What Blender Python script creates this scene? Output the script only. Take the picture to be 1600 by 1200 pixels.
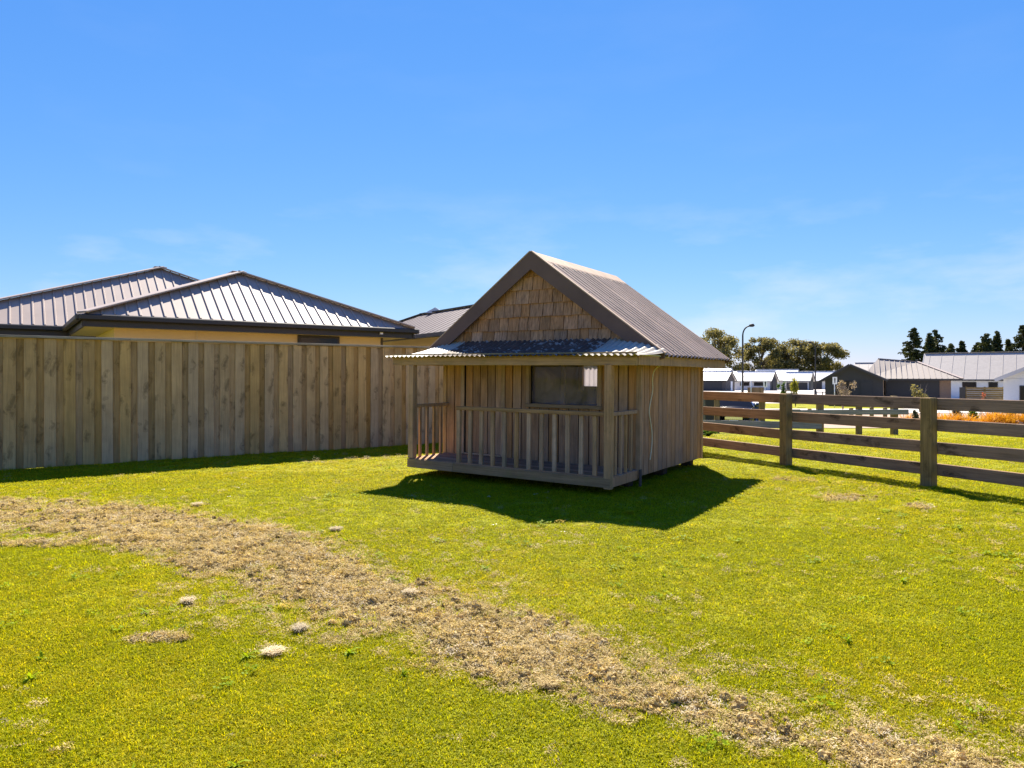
import bpy, math, random
import numpy as np
from mathutils import Vector, Matrix, Euler

random.seed(7)
rng = np.random.default_rng(7)
R = math.radians
scene = bpy.context.scene
for o in list(bpy.data.objects):
    bpy.data.objects.remove(o)
col = scene.collection

# ------------------------------------------------------------------ camera
CAM_H = 1.3
F = 1079.7          # focal length in pixels of a 1600 px wide picture
Y0 = 589.1          # horizon row
cam_data = bpy.data.cameras.new("camera")
cam_data.sensor_width = 36.0
cam_data.lens = F / 1600.0 * 36.0
cam_data.shift_y = (Y0 - 600.0) / 1600.0
cam_data.clip_start = 0.05
cam_data.clip_end = 3000.0
cam = bpy.data.objects.new("camera", cam_data)
cam.location = (0, 0, CAM_H)
cam.rotation_euler = (R(90), 0, 0)
col.objects.link(cam)
scene.camera = cam

# ------------------------------------------------------------------ sky and sun
SUN_EL = 46.5
CLX, CLY = 5.7, 0.8
SUN_AZ = 1.5        # degrees from +Y towards +X
world = bpy.data.worlds.new("World")
scene.world = world
world.use_nodes = True
wn, wl = world.node_tree.nodes, world.node_tree.links
wn.clear()
w_out = wn.new("ShaderNodeOutputWorld")
w_bg = wn.new("ShaderNodeBackground")
sky = wn.new("ShaderNodeTexSky")
sky.sky_type = 'NISHITA'
sky.sun_disc = False
sky.sun_elevation = R(SUN_EL)
sky.sun_rotation = R(SUN_AZ)
sky.altitude = 0
sky.air_density = 1.0
sky.dust_density = 0.0
sky.ozone_density = 3.0
# the film response of the photograph: deeper blue, cleaner horizon (applied evenly to the whole sky)
w_sp = wn.new("ShaderNodeSeparateColor")
wl.new(sky.outputs[0], w_sp.inputs[0])
w_scl = wn.new("ShaderNodeCombineColor")
for ch, (pw, mul) in enumerate(((1.15, 0.30), (0.75, 0.776), (0.27, 3.0))):
    w_p = wn.new("ShaderNodeMath")
    w_p.operation = 'POWER'
    w_p.inputs[1].default_value = pw
    w_m = wn.new("ShaderNodeMath")
    w_m.operation = 'MULTIPLY'
    w_m.inputs[1].default_value = mul
    wl.new(w_sp.outputs[ch], w_p.inputs[0])
    wl.new(w_p.outputs[0], w_m.inputs[0])
    wl.new(w_m.outputs[0], w_scl.inputs[ch])
# thin fair-weather cloud wisps, all round the sky, thicker towards the horizon
w_tc = wn.new("ShaderNodeTexCoord")
w_map = wn.new("ShaderNodeMapping")
w_map.inputs["Scale"].default_value = (2.4, 2.4, 8.0)
w_map.inputs["Location"].default_value = (CLX, CLY, 0.2)
wl.new(w_tc.outputs["Generated"], w_map.inputs["Vector"])
w_no = wn.new("ShaderNodeTexNoise")
w_no.inputs["Scale"].default_value = 1.7
w_no.inputs["Detail"].default_value = 7
w_no.inputs["Roughness"].default_value = 0.55
wl.new(w_map.outputs[0], w_no.inputs["Vector"])
w_rmp = wn.new("ShaderNodeMapRange")
w_rmp.inputs["From Min"].default_value = 0.50
w_rmp.inputs["From Max"].default_value = 0.74
wl.new(w_no.outputs["Fac"], w_rmp.inputs["Value"])
w_sep = wn.new("ShaderNodeSeparateXYZ")
wl.new(w_tc.outputs["Generated"], w_sep.inputs[0])
w_el = wn.new("ShaderNodeMapRange")
w_el.inputs["From Min"].default_value = 0.08
w_el.inputs["From Max"].default_value = 0.27
w_el.inputs["To Min"].default_value = 0.55
w_el.inputs["To Max"].default_value = 0.03
wl.new(w_sep.outputs["Z"], w_el.inputs["Value"])
w_fac = wn.new("ShaderNodeMath")
w_fac.operation = 'MULTIPLY'
wl.new(w_rmp.outputs[0], w_fac.inputs[0])
wl.new(w_el.outputs[0], w_fac.inputs[1])
w_mix = wn.new("ShaderNodeMixRGB")
w_mix.blend_type = 'MIX'
w_mix.inputs["Color2"].default_value = (4.6, 4.9, 5.3, 1)
wl.new(w_fac.outputs[0], w_mix.inputs["Fac"])
wl.new(w_scl.outputs[0], w_mix.inputs["Color1"])
wl.new(w_mix.outputs[0], w_bg.inputs["Color"])
w_bg.inputs["Strength"].default_value = 0.066
wl.new(w_bg.outputs[0], w_out.inputs["Surface"])

sun_d = bpy.data.lights.new("sun", 'SUN')
sun_d.energy = 5.0
sun_d.angle = R(0.5)
sun_d.color = (1.0, 0.92, 0.79)
sun = bpy.data.objects.new("sun", sun_d)
col.objects.link(sun)
_sd = Vector((math.sin(R(SUN_AZ)) * math.cos(R(SUN_EL)), math.cos(R(SUN_AZ)) * math.cos(R(SUN_EL)), math.sin(R(SUN_EL))))
sun.rotation_euler = _sd.to_track_quat('Z', 'Y').to_euler()
sun.location = (0, 30, 40)

scene.view_settings.view_transform = 'Standard'
scene.view_settings.look = 'None'
scene.view_settings.gamma = 1.0
scene.view_settings.exposure = 1.6
scene.view_settings.use_curve_mapping = False
scene.render.resolution_x = 1024
scene.render.resolution_y = 768


# ------------------------------------------------------------------ helpers
def g(y, x=0.0):
    """height of the open ground: level yard, then falling gently to the street"""
    y = np.asarray(y, float)
    z = np.interp(y, [14.5, 30, 38, 75, 150, 250], [0, -0.92, -1.0, -1.3, -1.62, -1.62])
    return z


def gz(y):
    return float(g(y))


def pix(px, py, Y):
    """point seen at photo pixel (px, py) at depth Y"""
    return Vector(((px - 800) / F * Y, Y, CAM_H - (py - Y0) / F * Y))


def tag(o, label=None, cat=None, group=None, kind=None):
    if label: o["label"] = label
    if cat: o["category"] = cat
    if group: o["group"] = group
    if kind: o["kind"] = kind
    return o


def empty(name, loc=(0, 0, 0), rot=(0, 0, 0), label=None, cat=None, group=None):
    o = bpy.data.objects.new(name, None)
    o.empty_display_size = 0.2
    o.location = loc
    o.rotation_euler = rot
    col.objects.link(o)
    return tag(o, label, cat, group)


def link(name, me, mat=None, parent=None, loc=(0, 0, 0), rot=(0, 0, 0), scale=(1, 1, 1)):
    o = bpy.data.objects.new(name, me)
    if mat is not None and len(me.materials) == 0:
        me.materials.append(mat)
    o.location = loc
    o.rotation_euler = rot
    o.scale = scale
    o.parent = parent
    col.objects.link(o)
    return o


def mesh(name, verts, faces, mat=None, smooth=False):
    me = bpy.data.meshes.new(name)
    me.from_pydata([tuple(v) for v in verts], [], [tuple(f) for f in faces])
    if smooth:
        me.polygons.foreach_set("use_smooth", [True] * len(me.polygons))
    if mat is not None:
        me.materials.append(mat)
    me.update()
    return me


_box_cache = {}


def box_mesh(lx, ly, lz, mat, c=0.0):
    key = (round(lx, 3), round(ly, 3), round(lz, 3), mat.name, c)
    if key in _box_cache:
        return _box_cache[key]
    x, y, z = lx / 2, ly / 2, lz / 2
    if c <= 0:
        v = [(-x, -y, -z), (x, -y, -z), (x, y, -z), (-x, y, -z), (-x, -y, z), (x, -y, z), (x, y, z), (-x, y, z)]
        f = [(0, 3, 2, 1), (4, 5, 6, 7), (0, 1, 5, 4), (1, 2, 6, 5), (2, 3, 7, 6), (3, 0, 4, 7)]
        me = mesh("box", v, f, mat)
    else:
        c = min(c, x * .45, y * .45, z * .45)
        v, idx = [], {}
        for sx in (-1, 1):
            for sy in (-1, 1):
                for sz in (-1, 1):
                    for ax in range(3):
                        p = [sx * (x - c), sy * (y - c), sz * (z - c)]
                        p[ax] = (sx, sy, sz)[ax] * (x, y, z)[ax]
                        idx[(sx, sy, sz, ax)] = len(v)
                        v.append(p)
        f = []
        S = [(-1, -1), (1, -1), (1, 1), (-1, 1)]
        for ax in range(3):
            for s in (-1, 1):
                q = []
                for a, b in S:
                    t = [a, b]
                    t.insert(ax, s)
                    q.append(idx[(t[0], t[1], t[2], ax)])
                if (s > 0) == (ax != 1):
                    f.append(q)
                else:
                    f.append(q[::-1])
        for ax in range(3):
            o1, o2 = [k for k in range(3) if k != ax]
            for s1 in (-1, 1):
                for s2 in (-1, 1):
                    q = []
                    for s, fx in ((-1, o1), (-1, o2), (1, o2), (1, o1)):
                        t = [0, 0, 0]
                        t[ax] = s; t[o1] = s1; t[o2] = s2
                        q.append(idx[(t[0], t[1], t[2], fx)])
                    n = (Vector(v[q[1]]) - Vector(v[q[0]])).cross(Vector(v[q[2]]) - Vector(v[q[0]]))
                    cc = sum((Vector(v[k]) for k in q), Vector())
                    f.append(q if n.dot(cc) > 0 else q[::-1])
        for sx in (-1, 1):
            for sy in (-1, 1):
                for sz in (-1, 1):
                    q = [idx[(sx, sy, sz, k)] for k in range(3)]
                    n = (Vector(v[q[1]]) - Vector(v[q[0]])).cross(Vector(v[q[2]]) - Vector(v[q[0]]))
                    f.append(q if n.dot(Vector((sx, sy, sz))) > 0 else q[::-1])
        me = mesh("board", v, f, mat)
    _box_cache[key] = me
    return me


def box(name, size, loc, mat, parent=None, rot=(0, 0, 0), c=0.0):
    return link(name, box_mesh(size[0], size[1], size[2], mat, c), None, parent, loc, rot)


def beam_between(name, p, q, w, t, mat, parent=None, c=0.0, roll=0.0):
    """board of width w (up) and thickness t from p to q, local X along its length"""
    p, q = Vector(p), Vector(q)
    d = q - p
    L = d.length
    m = box_mesh(L, t, w, mat, c)
    o = link(name, m, None, parent, (p + q) / 2)
    x = d.normalized()
    up = Vector((0, 0, 1)) if abs(x.z) < 0.95 else Vector((0, 1, 0))
    y = up.cross(x).normalized()
    z = x.cross(y)
    M = Matrix((x, y, z)).transposed()
    if roll:
        M = M @ Matrix.Rotation(roll, 3, 'X')
    o.rotation_euler = M.to_euler()
    return o


def tube_mesh(pts, radii, mat, n=8, cap=True):
    v, f = [], []
    pts = [Vector(p) for p in pts]
    ref = Vector((0.31, 0.87, 0.2)).normalized()
    for i, p in enumerate(pts):
        d = (pts[min(i + 1, len(pts) - 1)] - pts[max(i - 1, 0)]).normalized()
        a = d.cross(ref)
        if a.length < 1e-3:
            a = d.cross(Vector((1, 0, 0)))
        a.normalize()
        b = d.cross(a)
        r = radii[i] if hasattr(radii, '__len__') else radii
        for k in range(n):
            t = 2 * math.pi * k / n
            v.append(p + a * (r * math.cos(t)) + b * (r * math.sin(t)))
    for i in range(len(pts) - 1):
        for k in range(n):
            f.append((i * n + k, i * n + (k + 1) % n, (i + 1) * n + (k + 1) % n, (i + 1) * n + k))
    if cap:
        f.append(tuple(range(n))[::-1])
        f.append(tuple((len(pts) - 1) * n + k for k in range(n)))
    return mesh("tube", v, f, mat, True)


# ------------------------------------------------------------------ materials
def new_mat(name):
    m = bpy.data.materials.new(name)
    m.use_nodes = True
    nt = m.node_tree
    b = nt.nodes["Principled BSDF"]
    return m, nt, b


def node(nt, typ, **kw):
    n = nt.nodes.new(typ)
    for k, v in kw.items():
        if k in n.inputs.keys():
            n.inputs[k].default_value = v
        else:
            setattr(n, k, v)
    return n


def ramp(nt, stops):
    n = nt.nodes.new("ShaderNodeValToRGB")
    cr = n.color_ramp
    while len(cr.elements) < len(stops):
        cr.elements.new(0.5)
    for e, (p, c) in zip(cr.elements, stops):
        e.position = p
        e.color = (c[0], c[1], c[2], 1) if hasattr(c, '__len__') else (c, c, c, 1)
    return n


def obj_coords(nt, spread=40.0):
    tc = node(nt, "ShaderNodeTexCoord")
    oi = node(nt, "ShaderNodeObjectInfo")
    mul = node(nt, "ShaderNodeVectorMath", operation='MULTIPLY')
    comb = node(nt, "ShaderNodeCombineXYZ")
    nt.links.new(oi.outputs["Random"], comb.inputs[0])
    nt.links.new(oi.outputs["Random"], comb.inputs[1])
    nt.links.new(oi.outputs["Random"], comb.inputs[2])
    mul.inputs[1].default_value = (spread, spread * 1.7, spread * 2.3)
    nt.links.new(comb.outputs[0], mul.inputs[0])
    add = node(nt, "ShaderNodeVectorMath", operation='ADD')
    nt.links.new(tc.outputs["Object"], add.inputs[0])
    nt.links.new(mul.outputs[0], add.inputs[1])
    return add.outputs[0], oi, tc


def wood(name, dark, mid, light, axis='Z', knots=0.0, moss=0.0, moss_col=(0.09, 0.10, 0.03), rough=0.85, vary=0.35, grain=1.0):
    """weathered sawn timber, grain along the local axis"""
    m, nt, b = new_mat(name)
    L = nt.links.new
    vec, oi, tc = obj_coords(nt)
    mp = node(nt, "ShaderNodeMapping")
    s = {'X': (0.9, 22, 22), 'Y': (22, 0.9, 22), 'Z': (22, 22, 0.9)}[axis]
    mp.inputs["Scale"].default_value = s
    L(vec, mp.inputs["Vector"])
    n1 = node(nt, "ShaderNodeTexNoise", Scale=2.2 * grain, Detail=6.0, Roughness=0.65, Distortion=0.25)
    L(mp.outputs[0], n1.inputs["Vector"])
    n2 = node(nt, "ShaderNodeTexNoise", Scale=2.1, Detail=4.0, Roughness=0.6)
    L(vec, n2.inputs["Vector"])
    r1 = ramp(nt, [(0.30, dark), (0.52, mid), (0.72, light)])
    L(n1.outputs["Fac"], r1.inputs["Fac"])
    # blotchy weathering
    r2 = ramp(nt, [(0.3, (0.62, 0.60, 0.58)), (0.7, (1.15, 1.12, 1.08))])
    L(n2.outputs["Fac"], r2.inputs["Fac"])
    mx = node(nt, "ShaderNodeMixRGB", blend_type='MULTIPLY')
    mx.inputs["Fac"].default_value = 0.6
    L(r1.outputs[0], mx.inputs["Color1"])
    L(r2.outputs[0], mx.inputs["Color2"])
    # tint per board
    rv = node(nt, "ShaderNodeMapRange")
    rv.inputs["To Min"].default_value = 1 - vary
    rv.inputs["To Max"].default_value = 1 + vary
    L(oi.outputs["Random"], rv.inputs["Value"])
    hs = node(nt, "ShaderNodeHueSaturation")
    L(rv.outputs[0], hs.inputs["Value"])
    wn_ = node(nt, "ShaderNodeTexWhiteNoise", noise_dimensions='1D')
    L(oi.outputs["Random"], wn_.inputs["W"])
    sv = node(nt, "ShaderNodeMapRange")
    sv.inputs["To Min"].default_value = 0.82
    sv.inputs["To Max"].default_value = 1.06
    L(wn_.outputs["Value"], sv.inputs["Value"])
    L(sv.outputs[0], hs.inputs["Saturation"])
    L(mx.outputs[0], hs.inputs["Color"])
    out = hs.outputs[0]
    if knots:
        sp_ = node(nt, "ShaderNodeSeparateXYZ")
        nd = node(nt, "ShaderNodeTexNoise", Scale=7.0, Detail=2.0)
        L(vec, nd.inputs["Vector"])
        L(vec, sp_.inputs[0])
        fl = {'X': (1, 2, 0), 'Y': (0, 2, 1), 'Z': (0, 1, 2)}[axis]
        sm = node(nt, "ShaderNodeMath", operation='ADD')
        L(sp_.outputs[fl[0]], sm.inputs[0])
        L(sp_.outputs[fl[1]], sm.inputs[1])
        k1 = node(nt, "ShaderNodeMath", operation='MULTIPLY_ADD')
        k1.inputs[1].default_value = 5.0
        L(sm.outputs[0], k1.inputs[0])
        L(nd.outputs["Fac"], k1.inputs[2])
        k2 = node(nt, "ShaderNodeMath", operation='MULTIPLY_ADD')
        k2.inputs[1].default_value = 1.9
        L(sp_.outputs[fl[2]], k2.inputs[0])
        L(nd.outputs["Fac"], k2.inputs[2])
        cb_ = node(nt, "ShaderNodeCombineXYZ")
        L(k1.outputs[0], cb_.inputs[0])
        L(k2.outputs[0], cb_.inputs[1])
        vo = node(nt, "ShaderNodeTexVoronoi", voronoi_dimensions='2D', Scale=1.0)
        L(cb_.outputs[0], vo.inputs["Vector"])
        rk = ramp(nt, [(0.0, 0.22), (0.09, 0.45), (0.13, 0.85), (0.16, 0.55), (0.22, 1.0)])
        L(vo.outputs["Distance"], rk.inputs["Fac"])
        mk2 = node(nt, "ShaderNodeMixRGB", blend_type='MULTIPLY')
        mk2.inputs["Fac"].default_value = knots
        L(out, mk2.inputs["Color1"])
        L(rk.outputs[0], mk2.inputs["Color2"])
        out = mk2.outputs[0]
    if moss:
        nm = node(nt, "ShaderNodeTexNoise", Scale=3.5, Detail=5.0, Roughness=0.7)
        L(vec, nm.inputs["Vector"])
        rm = ramp(nt, [(0.5, 0.0), (0.68, moss)])
        L(nm.outputs["Fac"], rm.inputs["Fac"])
        mm = node(nt, "ShaderNodeMixRGB")
        mm.inputs["Color2"].default_value = (*moss_col, 1)
        L(rm.outputs[0], mm.inputs["Fac"])
        L(out, mm.inputs["Color1"])
        out = mm.outputs[0]
    L(out, b.inputs["Base Color"])
    b.inputs["Roughness"].default_value = rough
    b.inputs["Specular IOR Level"].default_value = 0.10
    bp = node(nt, "ShaderNodeBump", Strength=0.35, Distance=0.004)
    L(n1.outputs["Fac"], bp.inputs["Height"])
    L(bp.outputs[0], b.inputs["Normal"])
    return m


def plain(name, c, rough=0.6, metal=0.0, noise=0.0, scale=3.0, spec=0.5, bump=0.0, vary=0.0):
    m, nt, b = new_mat(name)
    L = nt.links.new
    b.inputs["Roughness"].default_value = rough
    b.inputs["Metallic"].default_value = metal
    b.inputs["Specular IOR Level"].default_value = spec
    b.inputs["Base Color"].default_value = (*c, 1)
    if noise or vary or bump:
        vec, oi, tc = obj_coords(nt)
        n = node(nt, "ShaderNodeTexNoise", Scale=scale, Detail=6.0, Roughness=0.65)
        L(vec, n.inputs["Vector"])
        r = ramp(nt, [(0.25, tuple(x * (1 - noise) for x in c)), (0.75, tuple(min(1, x * (1 + noise)) for x in c))])
        L(n.outputs["Fac"], r.inputs["Fac"])
        hs = node(nt, "ShaderNodeHueSaturation")
        rv = node(nt, "ShaderNodeMapRange")
        rv.inputs["To Min"].default_value = 1 - vary
        rv.inputs["To Max"].default_value = 1 + vary
        L(oi.outputs["Random"], rv.inputs["Value"])
        L(rv.outputs[0], hs.inputs["Value"])
        L(r.outputs[0], hs.inputs["Color"])
        L(hs.outputs[0], b.inputs["Base Color"])
        if bump:
            bp = node(nt, "ShaderNodeBump", Strength=bump, Distance=0.01)
            L(n.outputs["Fac"], bp.inputs["Height"])
            L(bp.outputs[0], b.inputs["Normal"])
    return m


def leaf(name, c1, c2, trans=0.45, rough=0.55, tint=0.15, glow=(1.25, 1.15, 0.6)):
    """thin leaf: diffuse plus light shining through"""
    m, nt, b = new_mat(name)
    L = nt.links.new
    oi = node(nt, "ShaderNodeObjectInfo")
    geo = node(nt, "ShaderNodeNewGeometry")
    ad = node(nt, "ShaderNodeMath", operation='ADD')
    L(oi.outputs["Random"], ad.inputs[0])
    L(geo.outputs["Random Per Island"], ad.inputs[1])
    fr = node(nt, "ShaderNodeMath", operation='FRACT')
    L(ad.outputs[0], fr.inputs[0])
    r = ramp(nt, [(0.0, c1), (1.0, c2)])
    L(fr.outputs[0], r.inputs["Fac"])
    hv = node(nt, "ShaderNodeHueSaturation")
    mr = node(nt, "ShaderNodeMapRange")
    mr.inputs["To Min"].default_value = 1 - tint
    mr.inputs["To Max"].default_value = 1 + tint
    L(oi.outputs["Random"], mr.inputs["Value"])
    L(mr.outputs[0], hv.inputs["Value"])
    L(r.outputs[0], hv.inputs["Color"])
    r = hv
    L(r.outputs[0], b.inputs["Base Color"])
    b.inputs["Roughness"].default_value = rough
    b.inputs["Specular IOR Level"].default_value = 0.06
    tr = node(nt, "ShaderNodeBsdfTranslucent")
    tm = node(nt, "ShaderNodeMixRGB", blend_type='MULTIPLY')
    tm.inputs["Fac"].default_value = 1.0
    tm.inputs["Color2"].default_value = (*glow, 1)
    L(r.outputs[0], tm.inputs["Color1"])
    L(tm.outputs[0], tr.inputs["Color"])
    mx = node(nt, "ShaderNodeMixShader")
    mx.inputs["Fac"].default_value = trans
    L(b.outputs[0], mx.inputs[1])
    L(tr.outputs[0], mx.inputs[2])
    L(mx.outputs[0], nt.nodes["Material Output"].inputs["Surface"])
    return m


M = {}
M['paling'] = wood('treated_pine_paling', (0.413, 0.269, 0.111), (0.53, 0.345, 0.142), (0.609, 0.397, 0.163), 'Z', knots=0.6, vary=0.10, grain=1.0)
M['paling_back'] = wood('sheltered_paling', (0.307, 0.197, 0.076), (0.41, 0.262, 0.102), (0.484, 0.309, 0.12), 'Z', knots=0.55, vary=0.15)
M['cap'] = wood('fence_cap_timber', (0.22, 0.18, 0.12), (0.32, 0.27, 0.19), (0.42, 0.37, 0.28), 'X', vary=0.1)
M['rail'] = wood('fence_rail_timber', (0.198, 0.125, 0.076), (0.3, 0.19, 0.115), (0.39, 0.247, 0.15), 'X', knots=0.85, vary=0.10)
M['post'] = wood('fence_post_timber', (0.155, 0.108, 0.046), (0.25, 0.175, 0.075), (0.33, 0.231, 0.099), 'Z', knots=0.5, moss=0.3, vary=0.1)
M['greyrail'] = wood('grey_barrier_timber', (0.16, 0.16, 0.155), (0.25, 0.25, 0.24), (0.36, 0.36, 0.35), 'X', vary=0.15)
M['plank'] = wood('playhouse_plank', (0.297, 0.162, 0.081), (0.45, 0.245, 0.122), (0.572, 0.311, 0.155), 'Z', knots=0.2, vary=0.17)
M['trim'] = wood('playhouse_trim', (0.31, 0.185, 0.096), (0.47, 0.28, 0.145), (0.597, 0.356, 0.184), 'Z', vary=0.12, moss=0.25)
M['beam'] = wood('playhouse_beam', (0.251, 0.152, 0.069), (0.38, 0.23, 0.105), (0.483, 0.292, 0.133), 'X', moss=0.45, moss_col=(0.22, 0.18, 0.05), vary=0.12)
M['fascia'] = wood('mossy_fascia', (0.198, 0.132, 0.046), (0.3, 0.2, 0.07), (0.381, 0.254, 0.089), 'X', moss=0.6, moss_col=(0.13, 0.12, 0.02), vary=0.1)
M['deck'] = wood('deck_board', (0.251, 0.142, 0.076), (0.38, 0.215, 0.115), (0.483, 0.273, 0.146), 'X', vary=0.2)
M['baluster'] = wood('baluster_timber', (0.29, 0.173, 0.083), (0.44, 0.262, 0.125), (0.559, 0.333, 0.159), 'Z', moss=0.35, vary=0.12)
M['shingle'] = wood('cedar_shingle', (0.168, 0.09, 0.046), (0.4, 0.215, 0.11), (0.58, 0.312, 0.16), 'Z', vary=0.16, moss=0.2, moss_col=(0.22, 0.17, 0.10), grain=1.3)
M['slat'] = wood('slat_fence_timber', (0.13, 0.09, 0.04), (0.22, 0.155, 0.07), (0.30, 0.22, 0.11), 'X', vary=0.25)
M['bark'] = plain('bark', (0.13, 0.10, 0.075), 0.9, noise=0.5, scale=6, bump=0.5)
M['barge'] = plain('brown_painted_barge', (0.135, 0.088, 0.070), 0.6, noise=0.2, scale=2.0, spec=0.15)
M['roofiron'] = plain('brown_corrugated_steel', (0.47, 0.34, 0.235), 0.55, noise=0.22, scale=2.5, spec=0.12, vary=0.10)
M['flash'] = plain('dark_flashing', (0.09, 0.068, 0.058), 0.7, noise=0.3, scale=4, spec=0.15)
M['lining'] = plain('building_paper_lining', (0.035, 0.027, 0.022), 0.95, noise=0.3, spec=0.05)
M['curtain'] = leaf('pale_curtain_cloth', (0.74, 0.66, 0.64), (0.74, 0.66, 0.64), 0.5, glow=(0.75, 0.74, 0.80))
M['pile'] = plain('foundation_pile', (0.075, 0.052, 0.036), 0.9, noise=0.4, spec=0.05)
M['cord'] = plain('pale_cord', (0.72, 0.66, 0.45), 0.7)
M['screw'] = plain('roof_screw', (0.05, 0.045, 0.04), 0.5)
M['nroof'] = plain('neighbour_roof_steel', (0.36, 0.285, 0.235), 0.55, noise=0.10, scale=1.5, vary=0.05, spec=0.25)
M['nridge'] = plain('neighbour_ridge_steel', (0.35, 0.28, 0.235), 0.55, noise=0.08, spec=0.25)
M['ngutter'] = plain('dark_gutter', (0.022, 0.019, 0.019), 0.45)
M['nsoffit'] = plain('cream_soffit', (0.62, 0.52, 0.36), 0.8)
M['nwall'] = plain('cream_plaster', (0.66, 0.53, 0.33), 0.85, noise=0.05)
M['darkroof'] = plain('dark_grey_roof_steel', (0.135, 0.108, 0.105), 0.6, noise=0.1, spec=0.1)
M['white_roof'] = plain('pale_roof_steel', (0.60, 0.59, 0.58), 0.33, noise=0.06)
M['tan_roof'] = plain('tan_roof_steel', (0.27, 0.235, 0.205), 0.6, noise=0.08, spec=0.12)
M['pale_roof'] = plain('weathered_pale_roof_steel', (0.36, 0.325, 0.29), 0.6, noise=0.12, spec=0.12)
M['char_wall'] = plain('charcoal_cladding', (0.040, 0.037, 0.037), 0.7, noise=0.1)
M['char_door'] = plain('charcoal_door', (0.022, 0.021, 0.025), 0.55)
M['white_wall'] = plain('white_weatherboard', (0.62, 0.63, 0.64), 0.7, noise=0.04)
M['grey_wall'] = plain('pale_grey_cladding', (0.48, 0.48, 0.49), 0.75, noise=0.05)
M['brown_wall'] = plain('brown_grey_cladding', (0.085, 0.07, 0.062), 0.75, noise=0.08)
M['brick'] = plain('tan_brick', (0.30, 0.20, 0.14), 0.85, noise=0.15, scale=8)
M['lampm'] = plain('dark_lamp_steel', (0.028, 0.03, 0.036), 0.6, spec=0.15)
M['white_paint'] = plain('white_paint', (0.75, 0.75, 0.75), 0.5)
M['black'] = plain('matt_black', (0.015, 0.015, 0.017), 0.6)
M['carpaint'] = plain('black_car_paint', (0.012, 0.012, 0.018), 0.18, spec=0.6)
M['chrome'] = plain('bright_trim', (0.72, 0.72, 0.74), 0.25, metal=0.8)
M['tyre'] = plain('tyre_rubber', (0.02, 0.02, 0.02), 0.85)
M['blue'] = plain('blue_plastic', (0.02, 0.05, 0.13), 0.6, spec=0.2)
M['concrete'] = plain('pale_concrete', (0.46, 0.42, 0.38), 0.85, noise=0.12, scale=1.2)
M['soil'] = plain('bare_soil', (0.30, 0.215, 0.15), 0.95, noise=0.25, scale=1.5)
M['asphalt'] = plain('asphalt', (0.06, 0.06, 0.062), 0.9, noise=0.2)
M['stone'] = plain('pale_stone', (0.5, 0.46, 0.42), 0.85, noise=0.3)


def glass_mat():
    m, nt, b = new_mat('window_glass')
    b.inputs["Base Color"].default_value = (0.9, 0.92, 0.93, 1)
    b.inputs["Roughness"].default_value = 0.03
    L = nt.links.new
    tr = node(nt, "ShaderNodeBsdfTransparent")
    tr.inputs["Color"].default_value = (0.86, 0.87, 0.88, 1)
    gl = node(nt, "ShaderNodeBsdfGlossy")
    gl.inputs["Roughness"].default_value = 0.03
    fr = node(nt, "ShaderNodeFresnel")
    fr.inputs["IOR"].default_value = 1.35
    df = node(nt, "ShaderNodeBsdfDiffuse")
    df.inputs["Color"].default_value = (0.62, 0.46, 0.52, 1)
    mx = node(nt, "ShaderNodeMixShader")
    L(fr.outputs[0], mx.inputs["Fac"])
    L(tr.outputs[0], mx.inputs[1])
    L(gl.outputs[0], mx.inputs[2])
    m2 = node(nt, "ShaderNodeMixShader")      # dust on the pane
    tcg = node(nt, "ShaderNodeTexCoord")
    ndu = node(nt, "ShaderNodeTexNoise", Scale=3.2, Detail=6.0, Roughness=0.65, Distortion=0.8)
    L(tcg.outputs["Object"], ndu.inputs["Vector"])
    rdu = ramp(nt, [(0.36, 0.08), (0.66, 0.34)])
    L(ndu.outputs["Fac"], rdu.inputs["Fac"])
    L(rdu.outputs[0], m2.inputs["Fac"])
    L(mx.outputs[0], m2.inputs[1])
    L(df.outputs[0], m2.inputs[2])
    L(m2.outputs[0], nt.nodes["Material Output"].inputs["Surface"])
    return m


M['glass'] = glass_mat()
M['darkglass'] = plain('dark_window_glass', (0.012, 0.012, 0.014), 0.15, spec=0.3)


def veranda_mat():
    """brown steel, gable shade painted in as a dark base, with pale lichen crusts"""
    m, nt, b = new_mat('shaded_lichened_corrugated_steel')
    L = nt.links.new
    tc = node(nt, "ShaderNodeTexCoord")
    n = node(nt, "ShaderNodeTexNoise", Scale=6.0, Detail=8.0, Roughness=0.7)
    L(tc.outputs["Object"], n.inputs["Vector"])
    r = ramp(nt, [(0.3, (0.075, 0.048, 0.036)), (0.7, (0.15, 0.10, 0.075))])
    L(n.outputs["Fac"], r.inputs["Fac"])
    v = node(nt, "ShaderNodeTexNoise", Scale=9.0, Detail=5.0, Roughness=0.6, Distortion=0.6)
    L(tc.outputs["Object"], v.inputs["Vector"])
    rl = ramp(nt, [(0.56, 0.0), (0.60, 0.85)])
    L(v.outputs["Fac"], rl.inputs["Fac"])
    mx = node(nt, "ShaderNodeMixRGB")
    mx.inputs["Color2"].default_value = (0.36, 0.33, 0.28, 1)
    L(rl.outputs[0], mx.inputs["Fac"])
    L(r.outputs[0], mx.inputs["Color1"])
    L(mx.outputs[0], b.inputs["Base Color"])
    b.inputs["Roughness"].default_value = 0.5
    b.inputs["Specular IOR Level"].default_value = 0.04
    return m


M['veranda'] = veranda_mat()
M['sunlit_sheet'] = plain('sunlit_corrugated_steel', (0.42, 0.37, 0.29), 0.5, noise=0.25, scale=5, spec=0.2)  # end sheets coloured pale to stand for direct sun

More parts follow.
